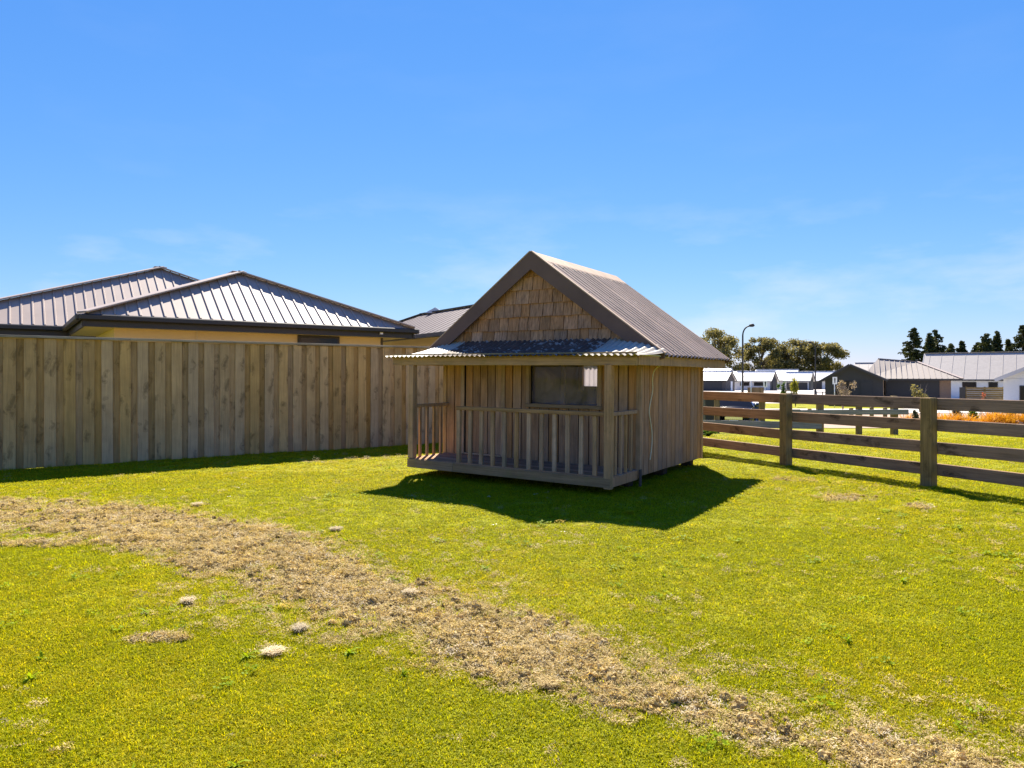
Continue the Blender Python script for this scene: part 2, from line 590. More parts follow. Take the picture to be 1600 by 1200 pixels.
# grasses
M['grass_a'] = leaf('lawn_grass_green', (0.165, 0.195, 0.003), (0.45, 0.455, 0.004), 0.5)
M['grass_b'] = leaf('lawn_grass_yellow', (0.23, 0.225, 0.004), (0.55, 0.485, 0.012), 0.5)
M['grass_dry'] = leaf('dry_thatch', (0.27, 0.20, 0.080), (0.70, 0.56, 0.27), 0.35)
M['grass_pale'] = leaf('bleached_thatch', (0.50, 0.42, 0.28), (0.68, 0.60, 0.44), 0.35)
M['clover'] = leaf('clover_leaf', (0.17, 0.25, 0.006), (0.28, 0.36, 0.01), 0.45)
M['daisy'] = plain('daisy_petal', (0.8, 0.8, 0.76), 0.7)
M['gum'] = leaf('gum_leaf', (0.085, 0.086, 0.032), (0.30, 0.26, 0.13), 0.4)
M['conifer'] = leaf('conifer_needles', (0.028, 0.042, 0.022), (0.095, 0.10, 0.042), 0.25)
M['tussock'] = leaf('orange_tussock', (0.42, 0.17, 0.008), (0.62, 0.33, 0.02), 0.4)
M['yellowleaf'] = leaf('yellow_green_leaf', (0.24, 0.26, 0.03), (0.36, 0.34, 0.05), 0.5)
M['greenleaf'] = leaf('green_leaf', (0.05, 0.10, 0.02), (0.10, 0.17, 0.03), 0.4)
M['drytwig'] = leaf('dry_twig', (0.30, 0.23, 0.15), (0.45, 0.37, 0.27), 0.2)
M['olive'] = leaf('olive_leaf', (0.17, 0.16, 0.06), (0.32, 0.28, 0.12), 0.4)
M['redleaf'] = leaf('red_leaf', (0.28, 0.07, 0.05), (0.38, 0.12, 0.08), 0.4)


# ------------------------------------------------------------------ thatch mask (raked dead grass lying on the lawn)
def gp(px, py):
    Y = F * CAM_H / (py - Y0)
    return ((px - 800) / F * Y, Y)


STRIP = [gp(-260, 772), gp(0, 776), gp(150, 786), gp(300, 796), gp(420, 815), gp(500, 838), gp(545, 862), gp(600, 893), gp(680, 915), gp(800, 946),
         gp(890, 960), gp(930, 1000), gp(1010, 1035), gp(1100, 1062), gp(1200, 1098), gp(1300, 1135), gp(1420, 1140), gp(1600, 1166), gp(1850, 1215),
         gp(1850, 1330), gp(1400, 1268), gp(1250, 1215), gp(1130, 1180), gp(1000, 1140), gp(850, 1090), gp(720, 1050), gp(600, 1005), gp(480, 962), gp(350, 920), gp(250, 884),
         gp(150, 855), gp(0, 832), gp(-260, 800)]
STRIP = np.array(STRIP)


def poly_sd(P, poly):
    """signed distance, positive inside"""
    x, y = P[:, 0], P[:, 1]
    inside = np.zeros(len(P), bool)
    dmin = np.full(len(P), 1e9)
    n = len(poly)
    for i in range(n):
        ax, ay = poly[i]
        bx, by = poly[(i + 1) % n]
        cond = ((ay > y) != (by > y))
        t = (y - ay) / (by - ay + 1e-12)
        inside ^= cond & (x < ax + t * (bx - ax))
        dx, dy = bx - ax, by - ay
        q = np.clip(((x - ax) * dx + (y - ay) * dy) / (dx * dx + dy * dy + 1e-12), 0, 1)
        d = np.hypot(x - ax - q * dx, y - ay - q * dy)
        dmin = np.minimum(dmin, d)
    return np.where(inside, dmin, -dmin)


_ng = np.random.default_rng(3).random((64, 64))


def vnoise(x, y, s):
    x = np.asarray(x) * s + 100
    y = np.asarray(y) * s + 100
    xi, yi = np.floor(x).astype(int), np.floor(y).astype(int)
    fx, fy = x - xi, y - yi
    fx, fy = fx * fx * (3 - 2 * fx), fy * fy * (3 - 2 * fy)
    A = _ng[xi % 64, yi % 64]; B = _ng[(xi + 1) % 64, yi % 64]
    C = _ng[xi % 64, (yi + 1) % 64]; D = _ng[(xi + 1) % 64, (yi + 1) % 64]
    return (A * (1 - fx) + B * fx) * (1 - fy) + (C * (1 - fx) + D * fx) * fy


def fbm(x, y, s):
    return (vnoise(x, y, s) + .5 * vnoise(x, y, s * 2.1) + .25 * vnoise(x, y, s * 4.3)) / 1.75


SPOTS = [(gp(1310, 778), 0.42, 0.26), (gp(1242, 750), 0.30, 0.22), (gp(1443, 794), 0.20, 0.16), (gp(60, 850), 0.40, 0.16),
         (gp(560, 717), 0.5, 0.14), (gp(490, 722), 0.4, 0.12), (gp(620, 713), 0.45, 0.12), (gp(240, 1000), 0.16, 0.05)]


def thatch(x, y):
    P = np.stack([x, y], 1)
    sd = poly_sd(P, STRIP)
    n = fbm(x, y, 2.3) - 0.5
    n2 = fbm(x + 9, y - 4, 6.5) - 0.5
    n3 = fbm(x - 3, y + 8, 1.1) - 0.5
    m = np.clip((sd + 0.05 + 0.38 * n + 0.40 * n2) / 0.30, 0, 1)
    # patchy: green shows through, mostly on the upper side of the right half
    thin = np.clip((x + 1.4) / 1.5, 0, 1) * np.clip(1 - sd / 0.40, 0, 1)
    m = m * np.clip(1 - thin * np.clip(0.25 + 3.2 * n2 + 1.6 * n3, 0, 1), 0, 1) * np.clip(1.25 - 1.6 * np.clip(n2 + .6 * n3, 0, 1) * 1.3, 0.3, 1)
    for (cx, cy), rx, ry in SPOTS:
        d = 1 - np.hypot((x - cx) / rx, (y - cy) / ry)
        m = np.maximum(m, np.clip((d + 1.2 * n2) * 1.3, 0, 0.8))
    return m


def lumps(x, y):
    return np.clip(fbm(x, y, 6.0) - 0.45, 0, 1) * 0.055 + np.clip(vnoise(x, y, 12) - 0.45, 0, 1) * 0.014


# ------------------------------------------------------------------ ground
def ground_material():
    m, nt, b = new_mat('lawn_turf')
    L = nt.links.new
    at = node(nt, "ShaderNodeAttribute", attribute_name="thatch")
    tc = node(nt, "ShaderNodeTexCoord")
    n1 = node(nt, "ShaderNodeTexNoise", Scale=0.9, Detail=6.0, Roughness=0.65)
    n2 = node(nt, "ShaderNodeTexNoise", Scale=45.0, Detail=5.0, Roughness=0.7)
    L(tc.outputs["Object"], n1.inputs["Vector"])
    L(tc.outputs["Object"], n2.inputs["Vector"])
    r1 = ramp(nt, [(0.32, (0.19, 0.205, 0.006)), (0.5, (0.28, 0.275, 0.008)), (0.7, (0.36, 0.32, 0.03))])
    L(n1.outputs["Fac"], r1.inputs["Fac"])
    r2 = ramp(nt, [(0.38, 0.28), (0.62, 1.15)])
    L(n2.outputs["Fac"], r2.inputs["Fac"])
    mx = node(nt, "ShaderNodeMixRGB", blend_type='MULTIPLY')
    mx.inputs["Fac"].default_value = 0.8
    L(r1.outputs[0], mx.inputs["Color1"])
    L(r2.outputs[0], mx.inputs["Color2"])
    r3 = ramp(nt, [(0.38, (0.10, 0.07, 0.03)), (0.62, (0.36, 0.26, 0.12))])
    L(n2.outputs["Fac"], r3.inputs["Fac"])
    m2 = node(nt, "ShaderNodeMixRGB")
    L(at.outputs["Fac"], m2.inputs["Fac"])
    L(mx.outputs[0], m2.inputs["Color1"])
    L(r3.outputs[0], m2.inputs["Color2"])
    L(m2.outputs[0], b.inputs["Base Color"])
    b.inputs["Roughness"].default_value = 0.95
    b.inputs["Specular IOR Level"].default_value = 0.1
    bp = node(nt, "ShaderNodeBump", Strength=0.8, Distance=0.02)
    L(n2.outputs["Fac"], bp.inputs["Height"])
    L(bp.outputs[0], b.inputs["Normal"])
    return m


M['turf'] = ground_material()


def build_ground():
    xs = np.concatenate([[-900, -300, -120, -60, -30, -18, -12], np.arange(-9, 9.001, 0.05), [10, 12, 15, 20, 30, 45, 70, 120, 300, 900]])
    ys = np.concatenate([[-300, -60, -15, -4, 0, 1], np.arange(1.6, 11.5, 0.05), np.arange(11.5, 40, 0.5), [45, 50, 60, 75, 90, 120, 150, 200, 250, 400, 900, 2000]])
    X, Yg = np.meshgrid(xs, ys, indexing='xy')
    x, y = X.ravel(), Yg.ravel()
    z = g(y)
    near = (np.abs(x) < 9) & (y > 1) & (y < 13)
    t = np.zeros(len(x))
    t[near] = thatch(x[near], y[near])
    z = z + np.where(near, (fbm(x, y, 0.7) - 0.5) * 0.03 + (vnoise(x, y, 4) - .5) * 0.008 + t * lumps(x, y), 0)
    nx, ny = len(xs), len(ys)
    i = np.arange(nx * ny).reshape(ny, nx)
    faces = np.stack([i[:-1, :-1].ravel(), i[:-1, 1:].ravel(), i[1:, 1:].ravel(), i[1:, :-1].ravel()], 1)
    me = bpy.data.meshes.new("lawn")
    me.vertices.add(len(x))
    me.vertices.foreach_set("co", np.stack([x, y, z], 1).ravel())
    me.loops.add(faces.size)
    me.loops.foreach_set("vertex_index", faces.ravel())
    me.polygons.add(len(faces))
    me.polygons.foreach_set("loop_start", np.arange(0, faces.size, 4))
    me.polygons.foreach_set("use_smooth", np.ones(len(faces), bool))
    me.update(calc_edges=True)
    a = me.attributes.new("thatch", 'FLOAT', 'POINT')
    a.data.foreach_set("value", t)
    o = link("lawn", me, M['turf'])
    tag(o, kind="structure")
    return o


build_ground()


def gnear(x, y):
    x = np.atleast_1d(np.asarray(x, float)); y = np.atleast_1d(np.asarray(y, float))
    near = (np.abs(x) < 9) & (y > 1) & (y < 13)
    z = g(y)
    t = np.where(near, thatch(x, y), 0)
    return z + np.where(near, (fbm(x, y, 0.7) - 0.5) * 0.03 + (vnoise(x, y, 4) - .5) * 0.008 + t * lumps(x, y), 0)


def strip_sheet(name, x0, x1, y0, y1, mat, lift, kind="structure"):
    ys = np.unique(np.concatenate([[y0, y1], np.arange(math.ceil(y0), y1, 0.5)]))
    v, f = [], []
    for yy in ys:
        v += [(x0, yy, gz(yy) + lift), (x1, yy, gz(yy) + lift)]
    for k in range(len(ys) - 1):
        f.append((2 * k, 2 * k + 1, 2 * k + 3, 2 * k + 2))
    return tag(link(name, mesh(name, v, f, mat)), kind=kind)


strip_sheet("road", -60, 120, 46.0, 52.5, M['concrete'], 0.012)
strip_sheet("bare_ground", 12, 60, 38.5, 44.5, M['soil'], 0.008)
strip_sheet("footpath", 6, 120, 44.5, 46.0, M['concrete'], 0.03)
strip_sheet("driveway", 30, 37, 52.5, 59.5, M['concrete'], 0.016)
strip_sheet("street", 14, 75, 66, 200, M['concrete'], 0.02)
strip_sheet("garden_bed", 13.5, 34, 29.2, 33.0, M['soil'], 0.02)

# ------------------------------------------------------------------ paling fence
LF0 = Vector((-7.07, 9.692, 0))
LFA = R(34.373)
LFD = Vector((math.cos(LFA), math.sin(LFA), 0))
fence = empty("paling_fence", LF0, (0, 0, LFA), "tall brown timber paling fence with flat cap along the left of the lawn", "fence")
PIT = 0.237
s = -3.3
k = 0
while s < 10.2:
    dz = random.uniform(-0.006, 0.006)
    box("paling", (0.148, 0.018, 1.85), (s, -0.026 + random.uniform(-.003, .003), 0.925 + dz), M['paling'], fence, (0, random.uniform(-.004, .004), 0), 0.003)
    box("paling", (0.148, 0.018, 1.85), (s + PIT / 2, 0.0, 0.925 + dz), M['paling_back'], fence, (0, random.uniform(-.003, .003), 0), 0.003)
    s += PIT
    k += 1
s = -3.3
while s < 10.2:
    e = min(s + 4.8, 10.35)
    box("cap_board", (e - s - .004, 0.125, 0.035), ((s + e) / 2, -0.008, 1.873), M['cap'], fence, (0, 0, 0), 0.004)
    for z in (0.25, 0.95, 1.65):
        box("rail", (e - s - .004, 0.045, 0.09), ((s + e) / 2, 0.034, z), M['rail'], fence)
    s += 4.8
for i in range(6):
    box("post", (0.1, 0.1, 1.8), (-3.2 + 2.6 * i, 0.108, 0.9), M['post'], fence)

# ------------------------------------------------------------------ post and rail fence
RFA = R(115.42)
rf = empty("post_and_rail_fence", (4.035, 10.181, 0), (0, 0, RFA), "four rail timber post and rail fence on the right side of the lawn", "fence")
for t in (-4.32, -2.16, 0, 2.16, 4.32, 5.85):
    box("post", (0.135, 0.13, 1.2), (t, 0, 0.455), M['post'], rf, (0, random.uniform(-.006, .006), random.uniform(-.03, .03)), 0.008)
for zi, (zc) in enumerate((0.982, 0.722, 0.455, 0.190)):
    for (t0, t1) in ((-8.64, -4.32), (-4.32, -2.16), (-2.16, 0), (0, 2.16), (2.16, 5.85)):
        zc2 = zc + random.uniform(-.010, .010)
        box("rail", (t1 - t0 - .006, 0.046, 0.142), ((t0 + t1) / 2, -0.092, zc2), M['rail'], rf, (random.uniform(-.03, .03), random.uniform(-.005, .005), random.uniform(-.003, .003)), 0.005)

# ------------------------------------------------------------------ playhouse
PH = empty("playhouse", (-0.136, 8.377, 0), (0, R(0.57), R(-32.977)),
           "small weathered timber playhouse with shingled gable, corrugated roof and railed veranda", "playhouse")
HW, VD, D = 1.444, 0.771, 2.295
BK = VD + D
ZDB, ZDT, ZBB, ZR, ZE, OW, RF_, RB = 0.10, 0.216, 1.442, 2.89, 1.576, 1.803, 0.668, 3.279
PITCH = math.atan2(ZR - ZE, OW)


def part(name):
    return link(name, bpy.data.meshes.new(name), None, PH)


# foundation piles
for a in (-1.28, 0.0, 1.30):
    for b in (0.75, 1.9, 2.98):
        box("pile", (0.14, 0.14, 0.34), (a, b, -0.03), M['pile'], PH, c=0.006)
box("bearer", (2.8, 0.09, 0.09), (0, 0.85, 0.145), M['deck'], PH)
box("bearer", (2.8, 0.09, 0.09), (0, 2.95, 0.145), M['deck'], PH)

# floor and deck
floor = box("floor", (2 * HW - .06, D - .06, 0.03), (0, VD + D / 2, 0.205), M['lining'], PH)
nb = 7
bw = (VD + 0.02) / nb
deck = box("deck_frame", (2.86, VD - 0.08, 0.07), (0, VD / 2 + 0.005, 0.155), M['deck'], PH)
for i in range(nb):
    box("deck_board", (2.915, bw - 0.006, 0.022), (0, -0.02 + bw * (i + .5) - VD / 2 - .005, 0.062 - 0.012), M['deck'], deck, c=0.002)
box("deck_fascia", (0.76, 0.024, 0.112), (-1.463 + .38, -0.034, ZDB + .054), M['beam'], PH, c=0.003)
box("deck_fascia", (2.163, 0.024, 0.105), (-1.463 + .763 + 1.0815, -0.034, ZDB + .050), M['beam'], PH, c=0.003)
box("deck_fascia", (0.024, VD - .03, 0.105), (1.451, VD / 2 - .005, ZDB + .05), M['plank'], PH, c=0.003)
box("deck_fascia", (0.024, VD - .03, 0.105), (-1.451, VD / 2 - .005, ZDB + .05), M['plank'], PH, c=0.003)


# walls: a thin lining with vertical planks nailed over it
def wall_x(name, y, outward, spans, planks):
    """wall in the plane y; spans = rectangles (a0,a1,z0,z1) of lining"""
    vs, fs = [], []
    for a0, a1, z0, z1 in spans:
        i = len(vs)
        for yy in (y, y - outward * 0.015):
            vs += [(a0, yy, z0), (a1, yy, z0), (a1, yy, z1), (a0, yy, z1)]
        fs += [(i, i + 1, i + 2, i + 3), (i + 7, i + 6, i + 5, i + 4), (i, i + 4, i + 5, i + 1), (i + 1, i + 5, i + 6, i + 2), (i + 2, i + 6, i + 7, i + 3), (i + 3, i + 7, i + 4, i)]
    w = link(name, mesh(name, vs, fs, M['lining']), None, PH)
    for a0, a1, z0, z1 in planks:
        box("plank", (a1 - a0 - 0.014, 0.018, z1 - z0), ((a0 + a1) / 2, y + outward * (0.0095 + random.uniform(0, .002)), (z0 + z1) / 2), M['plank'], w, c=0.003)
    return w


WIN = (-0.055, 0.945, 0.955, 1.545)      # front window opening
DOOR = (-1.125, -0.49, 0.225, 1.56)
WT = 1.70
zb = 0.13
front_pl = []
a = -HW
edges = [-HW, -1.30, -1.16]
front_pl += [(-HW, -1.30, zb, WT), (-1.30, -1.165, zb, WT)]
x = -0.455
for w_ in (0.125, 0.14, 0.13):
    front_pl.append((x, x + w_, zb, WT)); x += w_
n = 7
ww = (WIN[1] + .0 - x) / n
for i in range(n):
    front_pl.append((x + i * ww, x + (i + 1) * ww, zb, WIN[2]))
    front_pl.append((x + i * ww, x + (i + 1) * ww, WIN[3], WT))
x = WIN[1]
ww = (HW - x) / 4
for i in range(4):
    front_pl.append((x + i * ww, x + (i + 1) * ww, zb, WT))
front = wall_x("front_wall", VD, -1,
               [(-HW, DOOR[0], zb, WT), (DOOR[0], DOOR[1], DOOR[3], WT), (DOOR[1], WIN[0], zb, WT), (WIN[0], WIN[1], zb, WIN[2]), (WIN[0], WIN[1], WIN[3], WT), (WIN[1], HW, zb, WT)], front_pl)
BW = (-0.445, 0.12, 1.15, 1.50)
back_pl = []
n = 18
ww = 2 * HW / n
for i in range(n):
    a0, a1 = -HW + i * ww, -HW + (i + 1) * ww
    if a1 > BW[0] + .02 and a0 < BW[1] - .02:
        back_pl += [(a0, a1, zb, BW[2]), (a0, a1, BW[3], WT)]
    else:
        back_pl.append((a0, a1, zb, WT))
back = wall_x("back_wall", BK, 1, [(-HW, BW[0], zb, WT), (BW[1], HW, zb, WT), (BW[0], BW[1], zb, BW[2]), (BW[0], BW[1], BW[3], WT)], back_pl)
cur = mesh("curtain", [(BW[0] + (BW[1] - BW[0]) * i / 24, BK - 0.045 + 0.012 * math.sin(i * 1.9), z) for z in (BW[2], BW[3]) for i in range(25)],
           [(i, i + 1, 26 + i, 25 + i) for i in range(24)], M['curtain'], True)
link("curtain", cur, None, PH)


def wall_y(name, xw, outward, b0, b1, n, z1):
    w = box(name, (0.015, b1 - b0, z1 - zb), (xw - outward * .0075, (b0 + b1) / 2, (z1 + zb) / 2), M['lining'], PH)
    bw_ = (b1 - b0) / n
    for i in range(n):
        box("plank", (0.018, bw_ - 0.016, z1 - zb + random.uniform(0, .012)), (outward * (0.0175 + random.uniform(0, .003)), -(b1 - b0) / 2 + bw_ * (i + .5), 0), M['plank'], w, c=0.003)
    return w


wall_y("side_wall", HW, 1, VD - .01, BK + .02, 15, 1.60)
wall_y("side_wall", -HW, -1, VD - .01, BK + .02, 15, 1.60)
# corner boards
for a, b in ((HW + .018, VD - .012), (-HW - .018, VD - .012), (HW + .018, BK + .016), (-HW - .018, BK + .016)):
    box("corner_board", (0.06, 0.05, 1.49), (a, b, zb + .735), M['trim'], PH, c=0.003)

# door with planks and trim
door = box("door", (DOOR[1] - DOOR[0] - .01, 0.014, DOOR[3] - DOOR[2]), ((DOOR[0] + DOOR[1]) / 2, VD + 0.022, (DOOR[2] + DOOR[3]) / 2), M['lining'], PH)
dw = (DOOR[1] - DOOR[0] - .01) / 5
for i in range(5):
    box("plank", (dw - .012, 0.016, DOOR[3] - DOOR[2] - .02), (-(DOOR[1] - DOOR[0] - .01) / 2 + dw * (i + .5), -0.0155, 0.01), M['plank'], door, c=0.003)
box("threshold", (DOOR[1] - DOOR[0], 0.05, 0.02), ((DOOR[0] + DOOR[1]) / 2, VD - .01, 0.232), M['trim'], PH, c=0.003)
for a in (DOOR[0] - .022, DOOR[1] + .022):
    box("door_trim", (0.058, 0.022, 1.40), (a, VD - .032, 0.225 + .70), M['trim'], PH, c=0.003)

# front window
win = box("window_sill", (WIN[1] - WIN[0] + .09, 0.055, 0.05), ((WIN[0] + WIN[1]) / 2, VD - .046, WIN[2] - .022), M['beam'], PH, c=0.004)
frame = empty("window", ((WIN[0] + WIN[1]) / 2, VD, (WIN[2] + WIN[3]) / 2))
frame.parent = PH
wl_, wh_ = WIN[1] - WIN[0], WIN[3] - WIN[2]
for sx in (-1, 1):
    box("frame_side", (0.05, 0.05, wh_ + .06), (sx * (wl_ / 2 + .012), -.042, 0.02), M['trim'], frame, c=0.003)
box("frame_top", (wl_ - .03, 0.045, 0.05), (0, -.04, wh_ / 2 + .01), M['trim'], frame, c=0.003)
link("pane", mesh("pane", [(-wl_ / 2 + .01, .012, -wh_ / 2), (wl_ / 2 - .01, .012, -wh_ / 2), (wl_ / 2 - .01, .012, wh_ / 2), (-wl_ / 2 + .01, .012, wh_ / 2)], [(0, 1, 2, 3)], M['glass']), None, frame)
# interior stud and shelf seen through the pane
box("wall_stud", (0.07, 0.045, 1.5), (-0.80, BK - 0.06, 0.95), M['trim'], PH, c=0.003)
box("shelf", (0.9, 0.22, 0.025), (0.9, BK - 0.16, 0.98), M['deck'], PH)

box("window_jamb", (0.075, 0.05, .5), (BW[0] - .03, BK - .05, 1.33), M['trim'], PH, c=0.003)
# gable walls
gz0 = 1.70


def gable(name, y, outward, z_bot):
    hw = (ZR - z_bot) / math.tan(PITCH) - .02
    v = [(-hw, y, z_bot), (hw, y, z_bot), (0, y, ZR - .03)]
    v += [(p[0], y - outward * .02, p[2]) for p in v]
    f = [(0, 1, 2), (5, 4, 3), (0, 3, 4, 1), (1, 4, 5, 2), (2, 5, 3, 0)]
    return link(name, mesh(name, v, f, M['lining']), None, PH)


gab = gable("gable", VD + .005, -1, 1.60)
gable("gable", BK - .005, 1, 1.60)
ROW = 0.175
z = 1.735
r = 0
while z < ZR - .12:
    half = (ZR - .05 - z) / math.tan(PITCH)
    x = -half + random.uniform(-.06, .0)
    while x < half:
        w_ = random.uniform(0.12, 0.205)
        x1 = min(x + w_, half)
        x0 = max(x, -half)
        if x1 - x0 > 0.03:
            zt = lambda q: min(z + ROW + .03, ZR - .03 - abs(q) * math.tan(PITCH))
            zl = z + random.uniform(-.004, .004)
            pts = [(x0 + .0045, zl), (x1 - .0045, zl), (x1 - .0045, max(zt(x1), zl + .02))]
            if x0 < 0 < x1 and zt(0) > max(zt(x0), zt(x1)) + .001:
                pts.append((0, zt(0)))
            pts.append((x0 + .0045, max(zt(x0), zl + .02)))
            cx, cz = (x0 + x1) / 2, zl
            n_ = len(pts)
            yb, yt = VD - .042 - random.uniform(0, .008), VD - .021
            v = []
            for (qx, qz) in pts:
                tt = (qz - zl) / (ROW + .03)
                v.append((qx - cx, (yb * (1 - tt) + yt * tt) - VD + .006, qz - cz))
            for (qx, qz) in pts:
                v.append((qx - cx, -.012, qz - cz))
            f = [tuple(range(n_)), tuple(range(2 * n_ - 1, n_ - 1, -1))]
            for i in range(n_):
                j = (i + 1) % n_
                f.append((j, i, n_ + i, n_ + j))
            me = mesh("shingle", v, f, M['shingle'])
            link("shingle", me, None, gab, (cx, VD, cz))
        x += w_
    z += ROW
    r += 1
box("gable_flashing", (3.0, 0.035, 0.035), (0, VD - .035, 1.730), M['flash'], PH, c=0.003)


# corrugated sheets
def corrugated(name, width, profile, pitch=0.0762, amp=0.0085, seg=8, mat=None, phase=0.0):
    """sheet running along local X with corrugations; profile = list of (y, z) with normals found by difference"""
    n = int(width / pitch * seg)
    v, f = [], []
    P = [Vector((0, p[0], p[1])) for p in profile]
    N = []
    for i in range(len(P)):
        d = P[min(i + 1, len(P) - 1)] - P[max(i - 1, 0)]
        N.append(Vector((0, -d.z, d.y)).normalized())
    for thick in (0, 1):
        for i, p in enumerate(P):
            for k in range(n + 1):
                xx = width * k / n
                h = amp * math.sin(2 * math.pi * xx / pitch + phase) - thick * 0.0012
                q = p + N[i] * h
                v.append((xx, q.y, q.z))
    m_ = n + 1
    off = len(P) * m_
    for i in range(len(P) - 1):
        for k in range(n):
            q = (i * m_ + k, i * m_ + k + 1, (i + 1) * m_ + k + 1, (i + 1) * m_ + k)
            f.append(q)
            f.append(tuple(off + t for t in q[::-1]))
    return mesh(name, v, f, mat, True)


SL = math.hypot(OW, ZR - ZE)
main_roof = empty("roof", (0, 0, 0))
main_roof.parent = PH
WS = (RB - RF_) / 4
for side in (1, -1):
    prof = [(0, ZR), (OW * .5, ZR - (ZR - ZE) * .5), (OW + 0.03, ZE - .022)]
    sheet = corrugated("roof_sheet", WS + 0.04, prof, pitch=0.14, amp=0.018, mat=M['roofiron'])
    for i in range(4):
        o = link("roof_sheet", sheet, None, main_roof)
        # local X of the sheet runs front to back
        if side == 1:
            o.rotation_euler = (0, 0, R(-90)); o.location = (0, RB - i * WS + .0, 0.004 * (i % 2) + .012)
            o.matrix_local = Matrix.Translation((0, RF_ + i * WS - .02, 0.012 + .003 * (i % 2))) @ Matrix(((0, 1, 0, 0), (1, 0, 0, 0), (0, 0, 1, 0), (0, 0, 0, 1)))
        else:
            o.matrix_local = Matrix.Translation((0, RF_ + (i + 1) * WS + .02, 0.012 + .003 * (i % 2))) @ Matrix(((0, -1, 0, 0), (-1, 0, 0, 0), (0, 0, 1, 0), (0, 0, 0, 1)))
# underside sarking boards keep the roof closed
for side in (1, -1):
    beam_between("rafter_sheet", (0, (RF_ + RB) / 2, ZR - .028), (side * (OW - .02), (RF_ + RB) / 2, ZE - .014), RB - RF_ - .06, 0.02, M['lining'], main_roof, roll=R(90))
# ridge cap
v, f = [], []
for b in (RF_ - .02, RB + .01):
    for aa, zz in ((-.19, -.115), (-.17, -.09), (-.02, .022), (0, .036), (.02, .022), (.17, -.09), (.19, -.115)):
        v.append((aa, b, ZR + zz))
for i in range(6):
    f.append((i, i + 1, 8 + i, 7 + i))
rc = mesh("ridge_cap", v, f, M['roofiron'])
o = link("ridge_cap", rc, None, main_roof)
md = o.modifiers.new("thick", 'SOLIDIFY'); md.thickness = 0.003
# screws along the right slope
scr = tube_mesh([(0, 0, 0), (0, 0, .012)], [.011, .009], M['screw'], 6)
for t, off in ((0.42, .02), (0.97, .0), (0.13, 0)):
    for i in range(9):
        b = RF_ + .12 + i * .3
        link("screw", scr, None, main_roof, (OW * t, b + off, ZR - (ZR - ZE) * t + .018), (0, PITCH, 0))
# barge boards front and back
BG = 0.185
for b in (RF_ - .012, RB + .005):
    for side in (1, -1):
        t0, t1 = 0.0, 1.0
        drop = BG / math.cos(PITCH)
        top0, top1 = ZR + .03, ZE + .012
        A = [(0, top0), (side * (OW + .01), top1), (side * (OW + .01), top1 - .055), (side * (OW - .14), ZE + .14 * math.tan(PITCH) - drop + .045), (0, top0 - drop)]
        if side < 0:
            A = A[::-1]
        v = [(p[0], b - .012, p[1]) for p in A] + [(p[0], b + .012, p[1]) for p in A]
        n_ = len(A)
        f = [tuple(range(n_))[::-1], tuple(range(n_, 2 * n_))]
        for i in range(n_):
            j = (i + 1) % n_
            f.append((i, j, n_ + j, n_ + i))
        bb = link("barge_board", mesh("barge_board", v, f, M['barge']), None, PH)
    # folded metal edge on top of the barge
    if b < 1:
        for side in (1, -1):
            beam_between("barge_flashing", (side * .01, b + .02, ZR + .034), (side * (OW + .015), b + .02, ZE + .017), 0.012, 0.075, M['roofiron'], PH)
# veranda roof: flared corrugated skirt
ver = empty("veranda_roof", (0, 0, 0))
ver.parent = PH
VW = 3.62


def veranda_sheet(a0, a1, lift, mat):
    pit, amp = 0.0762, 0.0095
    n = int((a1 - a0) / pit * 8)
    v, f = [], []
    rows = 11
    for th in (0, 1):
        for i in range(rows):
            t = i / (rows - 1)
            for k in range(n + 1):
                a = a0 + (a1 - a0) * k / n
                q = min(1, max(0, (abs(a) - 1.15) / .66))
                rise = 0.222 - 0.165 * q ** 3
                zz = 1.556 + rise * (0.25 * t + 0.75 * t * t) + amp * math.sin(2 * math.pi * a / pit) + lift - th * .0013
                v.append((a, -0.115 + t * (VD + .08), zz))
    m_ = n + 1
    off = rows * m_
    for i in range(rows - 1):
        for k in range(n):
            q = (i * m_ + k, i * m_ + k + 1, (i + 1) * m_ + k + 1, (i + 1) * m_ + k)
            f.append(q)
            f.append(tuple(off + t for t in q[::-1]))
    return mesh("roof_sheet", v, f, mat, True)


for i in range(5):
    link("roof_sheet", veranda_sheet(-VW / 2 + i * VW / 5 - .015, -VW / 2 + (i + 1) * VW / 5 + .015, .003 * (i % 2), M['sunlit_sheet'] if i in (0, 4) else M['veranda']), None, ver)  # sun and gable shade put into the colours: pale ends, dark middle sheets

# veranda beam, fascia, side eave beams, posts
box("veranda_beam", (3.50, 0.045, 0.095), (0, 0.0, ZBB + .048), M['beam'], PH, c=0.004)
box("veranda_fascia", (3.50, 0.022, 0.052), (0, -0.012, ZBB + .096 + .026), M['fascia'], PH, c=0.003)
for side in (1, -1):
    box("eave_beam", (0.04, RB - .03, 0.115), (side * 1.735, RB / 2 + .02, ZBB + .062), M['greyrail'] if side > 5 else M['trim'], PH, c=0.004)
    box("soffit", (0.27, RB - VD, 0.012), (side * 1.595, (RB + VD) / 2, ZBB + .115), M['lining'], PH)
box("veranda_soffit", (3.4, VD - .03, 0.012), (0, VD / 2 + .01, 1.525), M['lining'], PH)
box("veranda_post", (0.085, 0.085, ZBB - ZDB + .03), (1.425, -.002, (ZBB + ZDB) / 2 - .005), M['baluster'], PH, c=0.006)
box("veranda_post", (0.085, 0.085, ZBB - ZDT), (-1.425, .012, (ZBB + ZDT) / 2), M['baluster'], PH, c=0.006)

